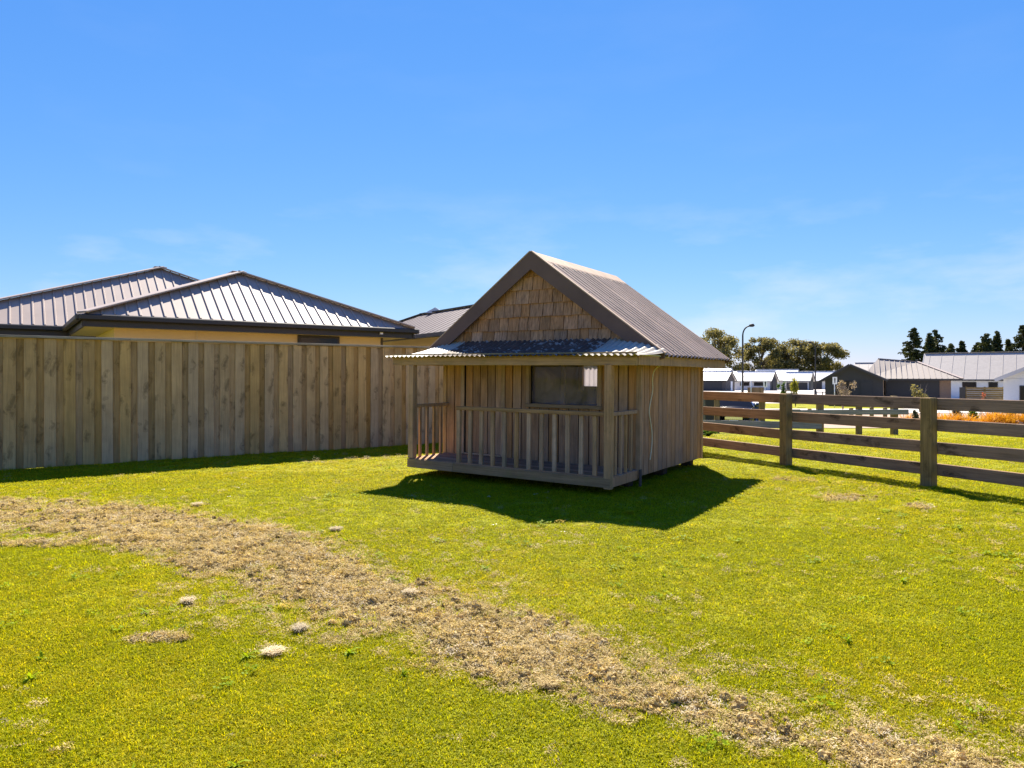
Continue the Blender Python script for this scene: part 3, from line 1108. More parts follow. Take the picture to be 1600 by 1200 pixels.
# railings
ZRL = 0.925
rail_f = empty("front_railing", (0, .01, 0)); rail_f.parent = PH
NW = -0.66
box("top_rail", (1.385 - NW + .02, 0.075, 0.045), ((1.385 + NW) / 2, 0, ZRL - .022), M['beam'], rail_f, c=0.004)
box("newel_post", (0.05, 0.05, ZRL - ZDT - .045), (NW + .012, 0, (ZRL - .045 + ZDT) / 2), M['baluster'], rail_f, c=0.004)
for i in range(11):
    a = NW + .012 + (1.425 - NW - .012) * (i + 1) / 12
    box("baluster", (0.050, 0.032, ZRL - .045 - ZDT), (a, random.uniform(-.003, .003), (ZRL - .045 + ZDT) / 2), M['baluster'], rail_f, (0, random.uniform(-.008, .008), 0), 0.003)
for side in (-1, 1):
    rs = empty("side_railing", (side * 1.425, 0, 0)); rs.parent = PH
    box("top_rail", (0.06, VD - .05, 0.045), (0, VD / 2 + .02, ZRL - .022), M['trim'], rs, c=0.004)
    for i in range(4):
        b = .02 + (VD - .04) * (i + 1) / 5
        box("baluster", (0.03, 0.04, ZRL - .045 - ZDT), (0, b, (ZRL - .045 + ZDT) / 2), M['baluster'], rs, c=0.003)
# iron stake at the corner of the deck
box("tie_down_bracket", (0.016, 0.05, 0.20), (1.492, VD - .03, 0.12), M['flash'], PH)

# cord hanging down the side wall
cp = [(1.765, 0.10, 1.555), (1.768, .45, 1.558), (1.765, .78, 1.560), (1.75, 1.0, 1.55), (1.70, 1.06, 1.49), (1.52, 1.10, 1.43), (1.478, 1.12, 1.30), (1.476, 1.16, 1.15), (1.476, 1.06, 0.98), (1.476, 1.03, 0.88), (1.476, 1.10, 0.74), (1.476, 1.15, 0.60), (1.476, 1.13, .42), (1.476, 1.08, .30)]
cv = bpy.data.curves.new("hanging_cord", 'CURVE')
cv.dimensions = '3D'
sp = cv.splines.new('NURBS')
sp.points.add(len(cp) - 1)
Mph = Matrix.LocRotScale(PH.location, PH.rotation_euler, None)
for i, p in enumerate(cp):
    q = Mph @ Vector(p)
    sp.points[i].co = (q.x, q.y, q.z, 1)
sp.use_endpoint_u = True
sp.order_u = 3
cv.bevel_depth = 0.0065
cv.bevel_resolution = 2
cvo = bpy.data.objects.new("tmp", cv)
col.objects.link(cvo)
dg = bpy.context.evaluated_depsgraph_get()
cme = bpy.data.meshes.new_from_object(cvo.evaluated_get(dg))
bpy.data.objects.remove(cvo)
cme.materials.clear()
tag(link("hanging_cord", cme, M['cord']), "thin pale cord hanging loosely down the side wall of the playhouse", "cord")


# ------------------------------------------------------------------ neighbour house behind the paling fence
HA = R(36.2)
hd = Vector((math.cos(HA), math.sin(HA), 0))
hn = Vector((-math.sin(HA), math.cos(HA), 0))
ZEV = 2.40
nh = empty("neighbour_house", (-5.0, 14.0, 0), (0, 0, 0), "cream single storey house with ribbed grey hip roofs behind the paling fence", "house")
NHI = Matrix.Translation((5.0, -14.0, 0))


def hip_roof(L0, Rr, apex, back, overh_wall, wing_label):
    """front hip face L0-R-apex with eave; ridge runs back along hn"""
    L0, Rr, apex = Vector(L0), Vector(Rr), Vector(apex)
    A2 = apex + hn * back
    wid = (Rr - L0).length
    dep = (apex - L0).dot(hn)
    L2 = L0 + hn * (back + 2 * dep)
    R2 = Rr + hn * (back + 2 * dep)
    v = [NHI @ p for p in (L0, Rr, apex, A2, L2, R2)]
    f = [(0, 1, 2), (1, 5, 3, 2), (5, 4, 3), (4, 0, 2, 3)]
    me = mesh("roof", v, f, M['nroof'])
    roof = link("roof", me, None, nh)
    # ribs on the front face, one by one
    up = (apex - (L0 + (Rr - L0) * ((apex - L0).dot(hd) / wid)))
    foot_s = (apex - L0).dot(hd)
    n = int(wid / 0.20)
    nrm = hd.cross(up).normalized()
    if nrm.z < 0: nrm = -nrm
    for i in range(n):
        s_ = (i + .5) * wid / n
        frac = s_ / foot_s if s_ < foot_s else (wid - s_) / (wid - foot_s)
        if frac < 0.03: continue
        p = L0 + hd * s_
        q = p + up * frac
        p = NHI @ (p + nrm * .008)
        q = NHI @ (q + nrm * .008)
        d = q - p
        LL = d.length - .02
        m_ = box_mesh(round(LL, 3), 0.034, 0.020, M['nroof'], 0.008)
        o = link("roof_rib", m_, None, roof, (p + q) / 2)
        xx = d.normalized(); zz = nrm; yy = zz.cross(xx)
        o.rotation_euler = Matrix((xx, yy, zz)).transposed().to_euler()
    # hip and ridge caps
    for p, q in ((L0, apex), (Rr, apex), (apex, A2)):
        a_, b_ = NHI @ (p + Vector((0, 0, .03))), NHI @ (q + Vector((0, 0, .03)))
        beam_between("hip_cap", a_, b_, 0.035, 0.30, M['nridge'], roof, c=0.012)
    # gutter and fascia along front and sides
    for p, q, nn in ((L0, Rr, -hn), (Rr, R2, hd), (L0, L2, -hd)):
        a_, b_ = NHI @ (p + nn * .05 + Vector((0, 0, -.055))), NHI @ (q + nn * .05 + Vector((0, 0, -.055)))
        e = (b_ - a_).normalized() * .05
        beam_between("gutter", a_ - e, b_ + e, 0.11, 0.10, M['ngutter'], nh, c=0.02)
        a_, b_ = NHI @ (p - nn * .035 + Vector((0, 0, -.13))), NHI @ (q - nn * .035 + Vector((0, 0, -.13)))
        beam_between("fascia", a_, b_, 0.17, 0.03, M['ngutter'], nh)
    # soffit and walls set back under the eave
    so = overh_wall
    c0 = [L0 + hd * .05 + hn * .05, Rr - hd * .05 + hn * .05, R2 - hd * .05, L2 + hd * .05]
    v = [NHI @ (p + Vector((0, 0, -.20))) for p in c0] + [NHI @ (p + Vector((0, 0, -.18))) for p in c0]
    link("soffit", mesh("soffit", v, [(0, 3, 2, 1), (4, 5, 6, 7), (0, 1, 5, 4), (1, 2, 6, 5)], M['nsoffit']), None, nh)
    c1 = [L0 + hd * so + hn * so, Rr - hd * so + hn * so, R2 - hd * so, L2 + hd * so]
    zt_, zb_ = L0.z - .2, 0.0
    v = [NHI @ Vector((p.x, p.y, zb_)) for p in c1] + [NHI @ Vector((p.x, p.y, zt_)) for p in c1]
    link("wall", mesh("wall", v, [(0, 1, 5, 4), (1, 2, 6, 5), (2, 3, 7, 6), (3, 0, 4, 7)], M['nwall']), None, nh)
    return c1


L0 = Vector((-7.47, 12.0, ZEV)); Rr = L0 + hd * 6.5
foot = L0 + hd * 3.06
c1 = hip_roof(L0, Rr, Vector((foot.x, foot.y, 3.57)) + hn * 1.62, 6.0, 0.55, "front wing")
# window and joints in the front wing
ww0 = c1[0] + hd * 3.42
wp = NHI @ (ww0 - hn * .03 + Vector((0, 0, 0)))
win1 = box("window", (0.92, 0.06, 1.0), (wp.x + hd.x * .46, wp.y + hd.y * .46, 1.695), M['ngutter'], nh, (0, 0, HA))
box("pane", (0.82, 0.01, 0.9), (0, -.033, 0), M['darkglass'], win1)
for dd, w_ in ((1.42, .03), (5.38, .05)):
    jp = NHI @ (c1[0] + hd * dd - hn * .012)
    box("wall_joint", (w_, 0.02, 2.2), (jp.x, jp.y, 1.1), M['nsoffit'] if w_ < .04 else M['brown_wall'], nh, (0, 0, HA))
fl = NHI @ (Rr - hd * .85 - hn * .02 + Vector((0, 0, -.13)))
box("flood_light", (0.06, 0.05, 0.05), fl, M['white_paint'], nh, (0, 0, HA))
M0 = Vector((-10.6, 14.3, ZEV)) + hd * -1.55
M1 = M0 + hd * 9.5
mf = Vector((-10.6, 14.3, 0)) + hd * 3.4
hip_roof(M0, M1, Vector((mf.x, mf.y, 4.17)) + hn * 2.4, 5.0, 0.55, "main")

# third house, dark roof, seen between the neighbour and the playhouse
dh = empty("dark_roofed_house", (-2.9, 18.6, 0), (0, 0, 0), "house with plain dark grey metal roof behind the paling fence, left of the playhouse gable", "house")
DHI = Matrix.Translation((2.9, -18.6, 0))
pd = Vector((-0.565, 0.825, 0)); qd = Vector((0.825, 0.565, 0))
E0 = Vector((-2.93, 18.6, 2.4)) - pd * 3.5
E1 = Vector((-2.93, 18.6, 2.4)) + pd * 5.0
R0 = Vector((-1.08, 19.25, 3.27)) - pd * 1.2
R1 = Vector((-1.08, 19.25, 3.27)) + pd * 3.1
E2 = E0 + qd * 4.2; E3 = E1 + qd * 4.2
v = [DHI @ p for p in (E0, E1, R1, R0, E2, E3)]
droof = link("roof", mesh("roof", v, [(0, 3, 2, 1), (1, 2, 5), (4, 5, 2, 3), (0, 4, 3)], M['darkroof']), None, dh)
n = 26
for i in range(n):
    t = (i + .5) / n
    p = E0.lerp(E1, t)
    s_ = (p - E0).length
    sr0, sr1 = (R0 - E0).dot(pd), (R1 - E0).dot(pd)
    if s_ < sr0: fr = s_ / sr0
    elif s_ > sr1: fr = ((E1 - E0).length - s_) / ((E1 - E0).length - sr1)
    else: fr = 1
    upv = (R0 - E0) - pd * sr0
    beam_between("roof_rib", DHI @ (p - Vector((0, 0, .006))), DHI @ (p + upv * fr * .98 - Vector((0, 0, .006))), 0.026, 0.02, M['darkroof'], droof)
beam_between("ridge_cap", DHI @ (R0 + Vector((0, 0, .02))), DHI @ (R1 + Vector((0, 0, .02))), 0.03, 0.2, M['ngutter'], droof)
beam_between("hip_cap", DHI @ (R1 + Vector((0, 0, .02))), DHI @ (E1 + Vector((0, 0, .02))), 0.03, 0.2, M['ngutter'], droof)
vp = R0.lerp(R1, .80) + Vector((0, 0, .0))
gv = [DHI @ (vp + o_) for o_ in (Vector((-.30, -.1, -.02)), Vector((.30, .1, -.02)), Vector((0, 0, .16)), Vector((.05, .7, -.02)), Vector((.05, .7, .16)))]
link("roof_vent", mesh("roof_vent", gv, [(0, 1, 2), (1, 3, 4, 2), (0, 2, 4, 3)], M['white_roof']), None, droof)
v = [DHI @ Vector((p.x, p.y, zz)) for zz in (0, 2.35) for p in (E0 + qd * .5, E1 + qd * .5 - pd * .5, E3 - qd * .5 - pd * .5, E2 - qd * .5)]
link("wall", mesh("wall", v, [(0, 1, 5, 4), (1, 2, 6, 5), (2, 3, 7, 6), (3, 0, 4, 7)], M['nwall']), None, dh)
beam_between("gutter", DHI @ (E0 + Vector((0, 0, -.05))), DHI @ (E1 + Vector((0, 0, -.05))), 0.1, 0.1, M['ngutter'], dh)


# ------------------------------------------------------------------ houses across the street
def gable_house(name, label, loc, yaw, length, width, wall_h, rise, wall, roof, oh=0.35, openings=(), group=None, base=None, gable_mat=None):
    """ridge along local X; openings = (face, offset, z0, width, height, material, name); faces F (front, -y), E (end, +x), W (end, -x)"""
    x, y = loc
    root = empty(name, (x, y, gz(y) if base is None else base), (0, 0, yaw), label, "house", group)
    hx, hy = length / 2, width / 2
    v = [(-hx, -hy, 0), (hx, -hy, 0), (hx, hy, 0), (-hx, hy, 0), (-hx, -hy, wall_h), (hx, -hy, wall_h), (hx, hy, wall_h), (-hx, hy, wall_h), (-hx, 0, wall_h + rise), (hx, 0, wall_h + rise)]
    me = mesh("wall", v, [(0, 1, 5, 4), (1, 2, 6, 9, 5), (2, 3, 7, 6), (3, 0, 4, 8, 7)], wall)
    if gable_mat:
        me.materials.append(gable_mat)
        me.polygons[1].material_index = 1
        me.polygons[3].material_index = 1
    link("wall", me, None, root)
    sl = rise / hy
    th = 0.16
    for sgn in (-1, 1):
        v = []
        for xx in (-hx - oh, hx + oh):
            for yy in (0.0, hy + oh):
                zz = wall_h + rise - yy * sl + .05
                v += [(xx, sgn * yy, zz), (xx, sgn * yy, zz + th)]
        f = [(1, 3, 7, 5), (0, 4, 6, 2), (0, 2, 3, 1), (4, 5, 7, 6), (2, 6, 7, 3), (0, 1, 5, 4)]
        if sgn < 0:
            f = [q[::-1] for q in f]
        rf_ = link("roof", mesh("roof", v, f, roof), None, root)
        # sheet seams
        ns = max(2, int(length / 1.1))
        for i in range(ns):
            xx = -hx - oh + (length + 2 * oh) * (i + .5) / ns
            beam_between("roof_rib", (xx, 0, wall_h + rise + th + .06), (xx, sgn * (hy + oh), wall_h + rise - (hy + oh) * sl + th + .06), 0.03, 0.05, roof, rf_)
    beam_between("ridge_cap", (-hx - oh, 0, wall_h + rise + th + .09), (hx + oh, 0, wall_h + rise + th + .09), 0.05, 0.36, roof, root)
    for ex in (-hx - oh - .03, hx + oh + .03):
        for sgn in (-1, 1):
            beam_between("barge_board", (ex, 0, wall_h + rise + .10), (ex, sgn * (hy + oh), wall_h + rise - (hy + oh) * sl + .10), 0.24, 0.05, M['ngutter'] if gable_mat else M['grey_wall'], root)
    beam_between("gutter", (-hx - oh, -hy - oh - .05, wall_h - oh * sl + .10), (hx + oh, -hy - oh - .05, wall_h - oh * sl + .10), 0.13, 0.12, M['ngutter'], root)
    for face, off, z0, w_, h_, mt, nm in openings:
        if face == 'F':
            o = box(nm, (w_, 0.08, h_), (off, -hy - .03, z0 + h_ / 2), mt, root)
        elif face == 'E':
            o = box(nm, (0.08, w_, h_), (hx + .03, off, z0 + h_ / 2), mt, root)
        else:
            o = box(nm, (0.08, w_, h_), (-hx - .03, off, z0 + h_ / 2), mt, root)
        if nm == 'window':
            if face == 'F':
                box("pane", (w_ - .14, 0.02, h_ - .14), (0, -.045, 0), M['darkglass'], o)
            else:
                box("pane", (0.02, w_ - .14, h_ - .14), (.045 if face == 'E' else -.045, 0, 0), M['darkglass'], o)
    return root


def X_at(px, Y):
    return (px - 800) / F * Y


cd, cg, dg_ = M['char_door'], M['char_wall'], M['darkglass']
# row of gabled houses, left to right as seen over the rail fence
GRP = "white roofed houses across the street"
gable_house("street_house", "white roofed house with dark brown wall right beside the playhouse corner", (X_at(1117, 145), 145), R(-38), 6.6, 5.0, 2.25, 1.75, M['brown_wall'], M['white_roof'],
            openings=(('E', .6, 0, 1.0, 2.0, M['white_paint'], 'door'), ('F', 0, 0.1, 5.0, 2.0, cd, 'garage_door')), group=GRP, gable_mat=M['brown_wall'])
gable_house("street_house", "tall white roof showing above the dark brown walled house", (X_at(1108, 175), 175), R(-38), 11.0, 8.0, 2.7, 2.2, M['grey_wall'], M['white_roof'],
            openings=(('F', 0, .8, 1.8, 1.2, M['ngutter'], 'window'),), group=GRP)
gable_house("street_house", "white house with black garage door just left of the near lamp post", (X_at(1149, 158), 158), R(-58), 6.0, 5.2, 2.4, 1.7, M['white_wall'], M['white_roof'],
            openings=(('F', 0, 0, 2.6, 1.9, cd, 'garage_door'), ('E', 0, .9, 1.2, 1.0, M['ngutter'], 'window')), group=GRP, gable_mat=M['grey_wall'])
gable_house("street_house", "white roofed house behind the brown paling panel and street sign", (X_at(1181, 152), 152), R(-36), 7.6, 5.4, 2.1, 1.9, M['grey_wall'], M['white_roof'],
            openings=(('F', -1.6, 1.0, 2.0, .8, M['ngutter'], 'window'), ('F', 1.4, 1.0, 2.0, .8, M['ngutter'], 'window'), ('E', 0, 0, 2.0, 2.1, cd, 'door')), group=GRP, gable_mat=M['char_wall'])
gable_house("street_house", "white roofed house behind the yellow green sapling", (X_at(1214, 162), 162), R(-36), 9.0, 7.0, 2.2, 2.3, M['white_wall'], M['white_roof'],
            openings=(('F', 0, 1.0, 1.8, .9, M['ngutter'], 'window'), ('E', -.6, 0, 2.2, 2.1, cd, 'door')), group=GRP, gable_mat=M['char_wall'])
gable_house("street_house", "white roofed house with long black garage wall behind the bare young tree", (X_at(1249, 156), 156), R(-34), 5.0, 5.0, 2.1, 1.8, M['grey_wall'], M['white_roof'],
            openings=(('F', 0, 0, 4.4, 1.7, cd, 'garage_door'), ('E', 0, 0, 3.0, 2.1, cd, 'door')), group=GRP, gable_mat=M['char_wall'])
gable_house("street_house", "white roofed house half hidden by the charcoal gabled house", (X_at(1281, 166), 166), R(-34), 8.0, 6.0, 2.1, 2.0, M['white_wall'], M['white_roof'],
            openings=(('F', -1, 0, 4.0, 1.8, cd, 'garage_door'),), group=GRP, gable_mat=M['char_wall'])

# charcoal house with double garage
CH = empty("charcoal_house", (X_at(1390, 60), 60, gz(60)), (0, 0, R(-27)), "charcoal house with front gable, tan hip roof and double garage door", "house")
cx0, cb = X_at(1390, 60), gz(60)


def XL(px, Y):
    return (X_at(px, 60) - cx0) * .885


def cl(px, py, Y):
    p = pix(px, py, Y)
    return (XL(px, Y), p.y - 60, p.z - cb)


WH = 1.3 - (592 - Y0) / F * 60 - cb
# main body and hip roof
xa, xb = XL(1383, 60), XL(1466, 60)
xe = XL(1482, 60)
box("wall", (xe - xa, 8.0, WH), ((xa + xe) / 2, 4.0, WH / 2), M['brick'], CH)
gd = box("garage_door", (xb - xa - .1, 0.1, WH - .12), ((xa + xb) / 2, -.06, (WH - .12) / 2), M['char_door'], CH)
for i in range(4):
    box("door_panel", (xb - xa - .2, 0.03, .42), (0, -.055, -WH / 2 + .30 + i * .49), M['char_door'], gd)
e0, e1 = XL(1345, 59.4), XL(1497, 59.4)
zE = WH + .02
rz = 1.3 - (560.5 - Y0) / F * 63.5 - cb
ra, rb_ = XL(1373, 63.5), XL(1412, 63.5)
zr2 = 1.3 - (566 - Y0) / F * 63.5 - cb
v = [(e0, -.7, zE), (e1, -.7, zE), (e1, 8.7, zE), (e0, 8.7, zE), (ra, 3.6, rz), (rb_ + 1.2, 3.6, zr2)]
rf_ = link("roof", mesh("roof", v, [(0, 1, 5, 4), (1, 2, 5), (2, 3, 4, 5), (3, 0, 4)], M['tan_roof']), None, CH)
for i in range(18):
    t = (i + .5) / 18
    p = Vector(v[0]).lerp(Vector(v[1]), t)
    s_ = p.x - e0
    fa, fb = ra - e0, rb_ + 1.2 - e0
    fr = s_ / fa if s_ < fa else ((e1 - e0 - s_) / (e1 - e0 - fb) if s_ > fb else 1)
    beam_between("roof_rib", p + Vector((0, 0, .02)), p + (Vector((p.x, 3.6, rz + (zr2 - rz) * min(1, max(0, (s_ - fa) / (fb - fa))))) - p) * fr + Vector((0, 0, .02)), 0.03, 0.05, M['tan_roof'], rf_)
beam_between("ridge_cap", Vector(v[4]) + Vector((0, 0, .03)), Vector(v[5]) + Vector((0, 0, .03)), 0.05, 0.3, M['nridge'], rf_)
beam_between("hip_cap", Vector(v[5]) + Vector((0, 0, .03)), Vector(v[1]) + Vector((0, 0, .03)), 0.05, 0.3, M['nridge'], rf_)
beam_between("gutter", (XL(1381, 59.2), -.8, zE - .08), (e1, -.8, zE - .08), 0.15, 0.12, M['ngutter'], CH)
# front gable wing
gl, gr, gp_ = XL(1288, 58), XL(1379, 58), XL(1327.5, 58)
zpk = 1.3 - (571 - Y0) / F * 58 - cb
zgl = 1.3 - (591 - Y0) / F * 58 - cb
v = [(gl, -2, 0), (gr, -2, 0), (gr, -2, zgl), (gp_, -2, zpk), (gl, -2, zgl - .1)] + [(gl, 5, 0), (gr, 5, 0), (gr, 5, zgl), (gp_, 5, zpk), (gl, 5, zgl - .1)]
link("gable_wall", mesh("gable_wall", v, [(0, 1, 2, 3, 4), (1, 6, 7, 2), (5, 0, 4, 9)], M['char_wall']), None, CH)
for (xx0, zz0), (xx1, zz1) in (((gp_, zpk + .06), (gl - .45, zgl - .34)), ((gp_, zpk + .06), (gr + .35, zgl - .22))):
    d = Vector((xx1 - xx0, 0, zz1 - zz0))
    nrm = Vector((0, 1, 0)).cross(d).normalized()
    if nrm.z < 0: nrm = -nrm
    p0, p1 = Vector((xx0, -2.4, zz0)), Vector((xx1, -2.4, zz1))
    q = [p0, p1, p1 + Vector((0, 7.5, 0)), p0 + Vector((0, 7.5, 0))]
    vv = q + [a_ + nrm * .12 for a_ in q]
    link("gable_roof", mesh("gable_roof", vv, [(3, 2, 1, 0), (4, 5, 6, 7), (0, 1, 5, 4), (1, 2, 6, 5), (3, 0, 4, 7)], M['tan_roof'] if xx1 > xx0 else M['darkroof']), None, CH)
    beam_between("barge_board", p0 + Vector((0, -.03, -.02)), p1 + Vector((0, -.03, -.02)), 0.16, 0.05, M['ngutter'], CH)
for pa, pb, ya, yb, nm, mt in ((1304, 1329, 595, 616, "window", M['darkglass']), (1344, 1364, 595, 640, "porch_opening", M['char_door'])):
    A, B = cl(pa, ya, 57.9), cl(pb, yb, 57.9)
    box(nm, (B[0] - A[0], 0.08, A[2] - max(B[2], 0.02)), ((A[0] + B[0]) / 2, -2.03, (A[2] + max(B[2], .02)) / 2), mt, CH)
box("pillar", (0.45, 0.4, WH - .1), (XL(1375, 58.2), -1.75, (WH - .1) / 2), M['brick'], CH)

# long pale roofed house behind
gable_house("pale_roofed_house", "long house with ridged pale roof and white wall behind the slat fence", (X_at(1556, 82), 84), R(-36.5), 11.5, 8.6, 2.5, 2.9, M['white_wall'], M['pale_roof'], oh=.5,
            openings=(('F', -1.3, 1.35, 1.4, .7, M['ngutter'], 'window'), ('F', 1.0, 1.35, .9, .7, M['ngutter'], 'window')))
gable_house("pale_roofed_house", "pale low roof showing above the ridge of the charcoal house", (X_at(1418, 100), 100), R(-31), 13.0, 8.0, 2.6, 2.0, M['grey_wall'], M['pale_roof'],
            openings=(('F', 0, 1.0, 1.4, 1.0, M['ngutter'], 'window'),))
# white weatherboard house at the right edge
wr = gable_house("weatherboard_house", "white weatherboard house cut off by the right edge", (39.6, 49.3), R(54.6), 8.0, 7.4, 2.3, 1.75, M['white_wall'], M['grey_wall'], oh=.5,
                 openings=(('W', 2.2, .7, 1.2, 1.1, M['ngutter'], 'window'),))
for i in range(21):
    box("weatherboard", (0.02, 7.36, 0.112), (-4.014, 0, .1 + i * .106), M['white_wall'], wr, (0, R(4), 0))

# slat fence in front of the pale house
sf = empty("slat_fence", (X_at(1509, 56), 56, gz(56)), (0, 0, 0), "brown horizontal slat timber fence in front of the pale roofed house", "fence")
wl2 = X_at(1570, 56) - X_at(1509, 56)
for i in range(9):
    box("slat", (wl2, 0.03, 0.155), (wl2 / 2, 0, .14 + i * .175), M['slat'], sf)
for i in range(3):
    box("post", (0.1, 0.1, 1.66), (.05 + i * (wl2 - .1) / 2, .07, .83), M['slat'], sf)
box("gate_panel", (0.45, 0.04, 1.62), (-.28, 0, .81), M['char_wall'], sf)
# brown paling panel fence across the street
pf = empty("far_paling_fence", (X_at(1168, 72), 72, gz(72)), (0, 0, 0), "short brown paling fence below the white roofed houses", "fence")
for i in range(12):
    box("paling", (0.135, 0.03, 1.5), (.07 + i * .142, random.uniform(-.01, .01), .75), M['slat'], pf)
# small pale rail fence beside the far lamp
tf = empty("white_rail_fence", (X_at(1276, 70), 70, gz(70)), (0, 0, 0), "thin pale two rail fence beside the far lamp post", "fence")
for i in range(3):
    box("post", (0.08, 0.08, 1.1), (i * .6, 0, .55), M['greyrail'], tf)
for z in (.55, 1.0):
    box("rail", (1.3, 0.05, 0.07), (.6, -.06, z), M['greyrail'], tf)
tf = empty("timber_rail_fence", (X_at(1228, 66), 66, gz(66)), (0, 0, 0), "small brown three rail fence under the bare young tree", "fence")
for i in range(3):
    box("post", (0.08, 0.08, 1.3), (i * .5, 0, .65), M['slat'], tf)
for z in (.65, .95, 1.22):
    box("rail", (1.2, 0.05, 0.1), (.5, -.06, z), M['slat'], tf)


# ------------------------------------------------------------------ lamps and signs
def street_lamp(px, Y, top_py, arm, label):
    base = gz(Y)
    x = X_at(px, Y)
    zt_ = 1.3 - (top_py - Y0) / F * Y - base
    root = empty("street_lamp", (x, Y, base), (0, 0, 0), label, "street lamp", "street lamps")
    link("base", tube_mesh([(0, 0, 0), (0, 0, 1.1), (0, 0, 1.2)], [.12, .12, .07], M['lampm'], 10), None, root)
    sgn = 1 if arm > 0 else -1
    pts = [(0, 0, 1.15), (0, 0, zt_ - .75)]
    rad = [.075, .055]
    for i in range(1, 7):
        t = i / 6 * math.pi / 2
        pts.append((sgn * .5 * (1 - math.cos(t)), 0, zt_ - .75 + .70 * math.sin(t)))
        rad.append(.05)
    pts.append((arm * .6, 0, zt_ - .03)); rad.append(.045)
    link("pole", tube_mesh(pts, rad, M['lampm'], 8), None, root)
    link("lamp_head", tube_mesh([(arm * .55, 0, zt_ - .02), (arm * .65, 0, zt_), (arm * .9, 0, zt_ + .01), (arm, 0, zt_ - .02)], [.05, .11, .12, .04], M['lampm'], 8), None, root)
    return root


street_lamp(1160.5, 50, 508.5, 0.85, "tall dark street lamp with curved arm just right of the playhouse roof")
street_lamp(1274, 74, 535, -0.75, "slim dark street lamp standing in front of the far gum trees")


def sign(px, Y, top_py, w_, h_, label, mark=True):
    base = gz(Y)
    x = X_at(px, Y)
    zt_ = 1.3 - (top_py - Y0) / F * Y - base
    root = empty("street_sign", (x, Y, base), (0, 0, 0), label, "sign", "small white street signs")
    link("pole", tube_mesh([(0, 0, 0), (0, 0, zt_ - .05)], .032, M['white_paint'], 8), None, root)
    pl = box("plate", (w_, 0.02, h_), (0, -.045, zt_ - h_ / 2), M['white_paint'], root)
    if mark:
        # dark pictogram: head and body
        link("pictogram", mesh("pictogram", [(-.05, -.012, .06), (.05, -.012, .06), (.07, -.012, .16), (0, -.012, .22), (-.07, -.012, .16), (-.035, -.012, -.2), (.035, -.012, -.2)],
                               [(0, 1, 2, 3, 4), (0, 5, 6, 1)], M['black']), None, pl)
    return root


sign(1304, 55, 589, .36, .58, "white street sign with dark pictogram beside the charcoal house")
sign(1195.5, 58, 595, .34, .54, "white street sign in front of the brown far paling fence")
for px, lab in ((1158.5, "thin white pole right beside the near lamp post"), (1173.5, "thin white pole left of the brown far paling fence")):
    Y = 60
    o = link("white_pole", tube_mesh([(0, 0, 0), (0, 0, 1.3 - (595 - Y0) / F * Y - gz(Y))], .03, M['white_paint'], 8), None, None, (X_at(px, Y), Y, gz(Y)))
    tag(o, lab, "pole")

# ------------------------------------------------------------------ low barrier fence on the reserve
bf = empty("barrier_fence", (0, 0, 0), (0, 0, 0), "low two rail grey timber barrier beyond the post and rail fence", "fence")


def bpt(px):
    t = (px - 1095) / (1418 - 1095)
    Y = 20.2 + (17.6 - 20.2) * t
    return Vector((X_at(px, Y), Y, gz(Y)))


for px in (1120, 1190, 1198, 1280, 1291.5, 1342, 1398, 1408):
    p = bpt(px)
    if px in (1291.5, 1408, 1198): p.y += .35
    box("post", (0.135, 0.10, 1.25), (p.x, p.y, p.z + .375), M['post'], bf, c=0.006)
for h0, h1, pa, pb in ((0.62, 0.62, 1060, 1250), (.60, .60, 1250, 1418)):
    a_, b_ = bpt(pa), bpt(pb)
    beam_between("rail", a_ + Vector((-.02, -.09, h0)), b_ + Vector((-.02, -.09, h1)), 0.13, 0.045, M['greyrail'], bf, c=0.004)
a_, b_ = bpt(1060), bpt(1282)
beam_between("rail", a_ + Vector((0, -.09, .30)), b_ + Vector((0, -.09, .24)), 0.19, 0.045, M['greyrail'], bf, c=0.004)
for px, Y in ((1265, 33), (1330, 34), (1362, 35.5), (1383, 34.5)):
    o = box("bollard", (0.16, 0.16, 0.75), (X_at(px, Y), Y, gz(Y) + .36), M['slat'], c=0.02)
    tag(o, {1265: "small timber bollard behind the barrier, right of the first fence post", 1330: "small timber bollard behind the barrier, left of its middle post",
            1362: "small timber bollard behind the barrier, right of its middle post", 1383: "small timber bollard behind the barrier rail's right end"}[px], "bollard", "timber bollards on the reserve")


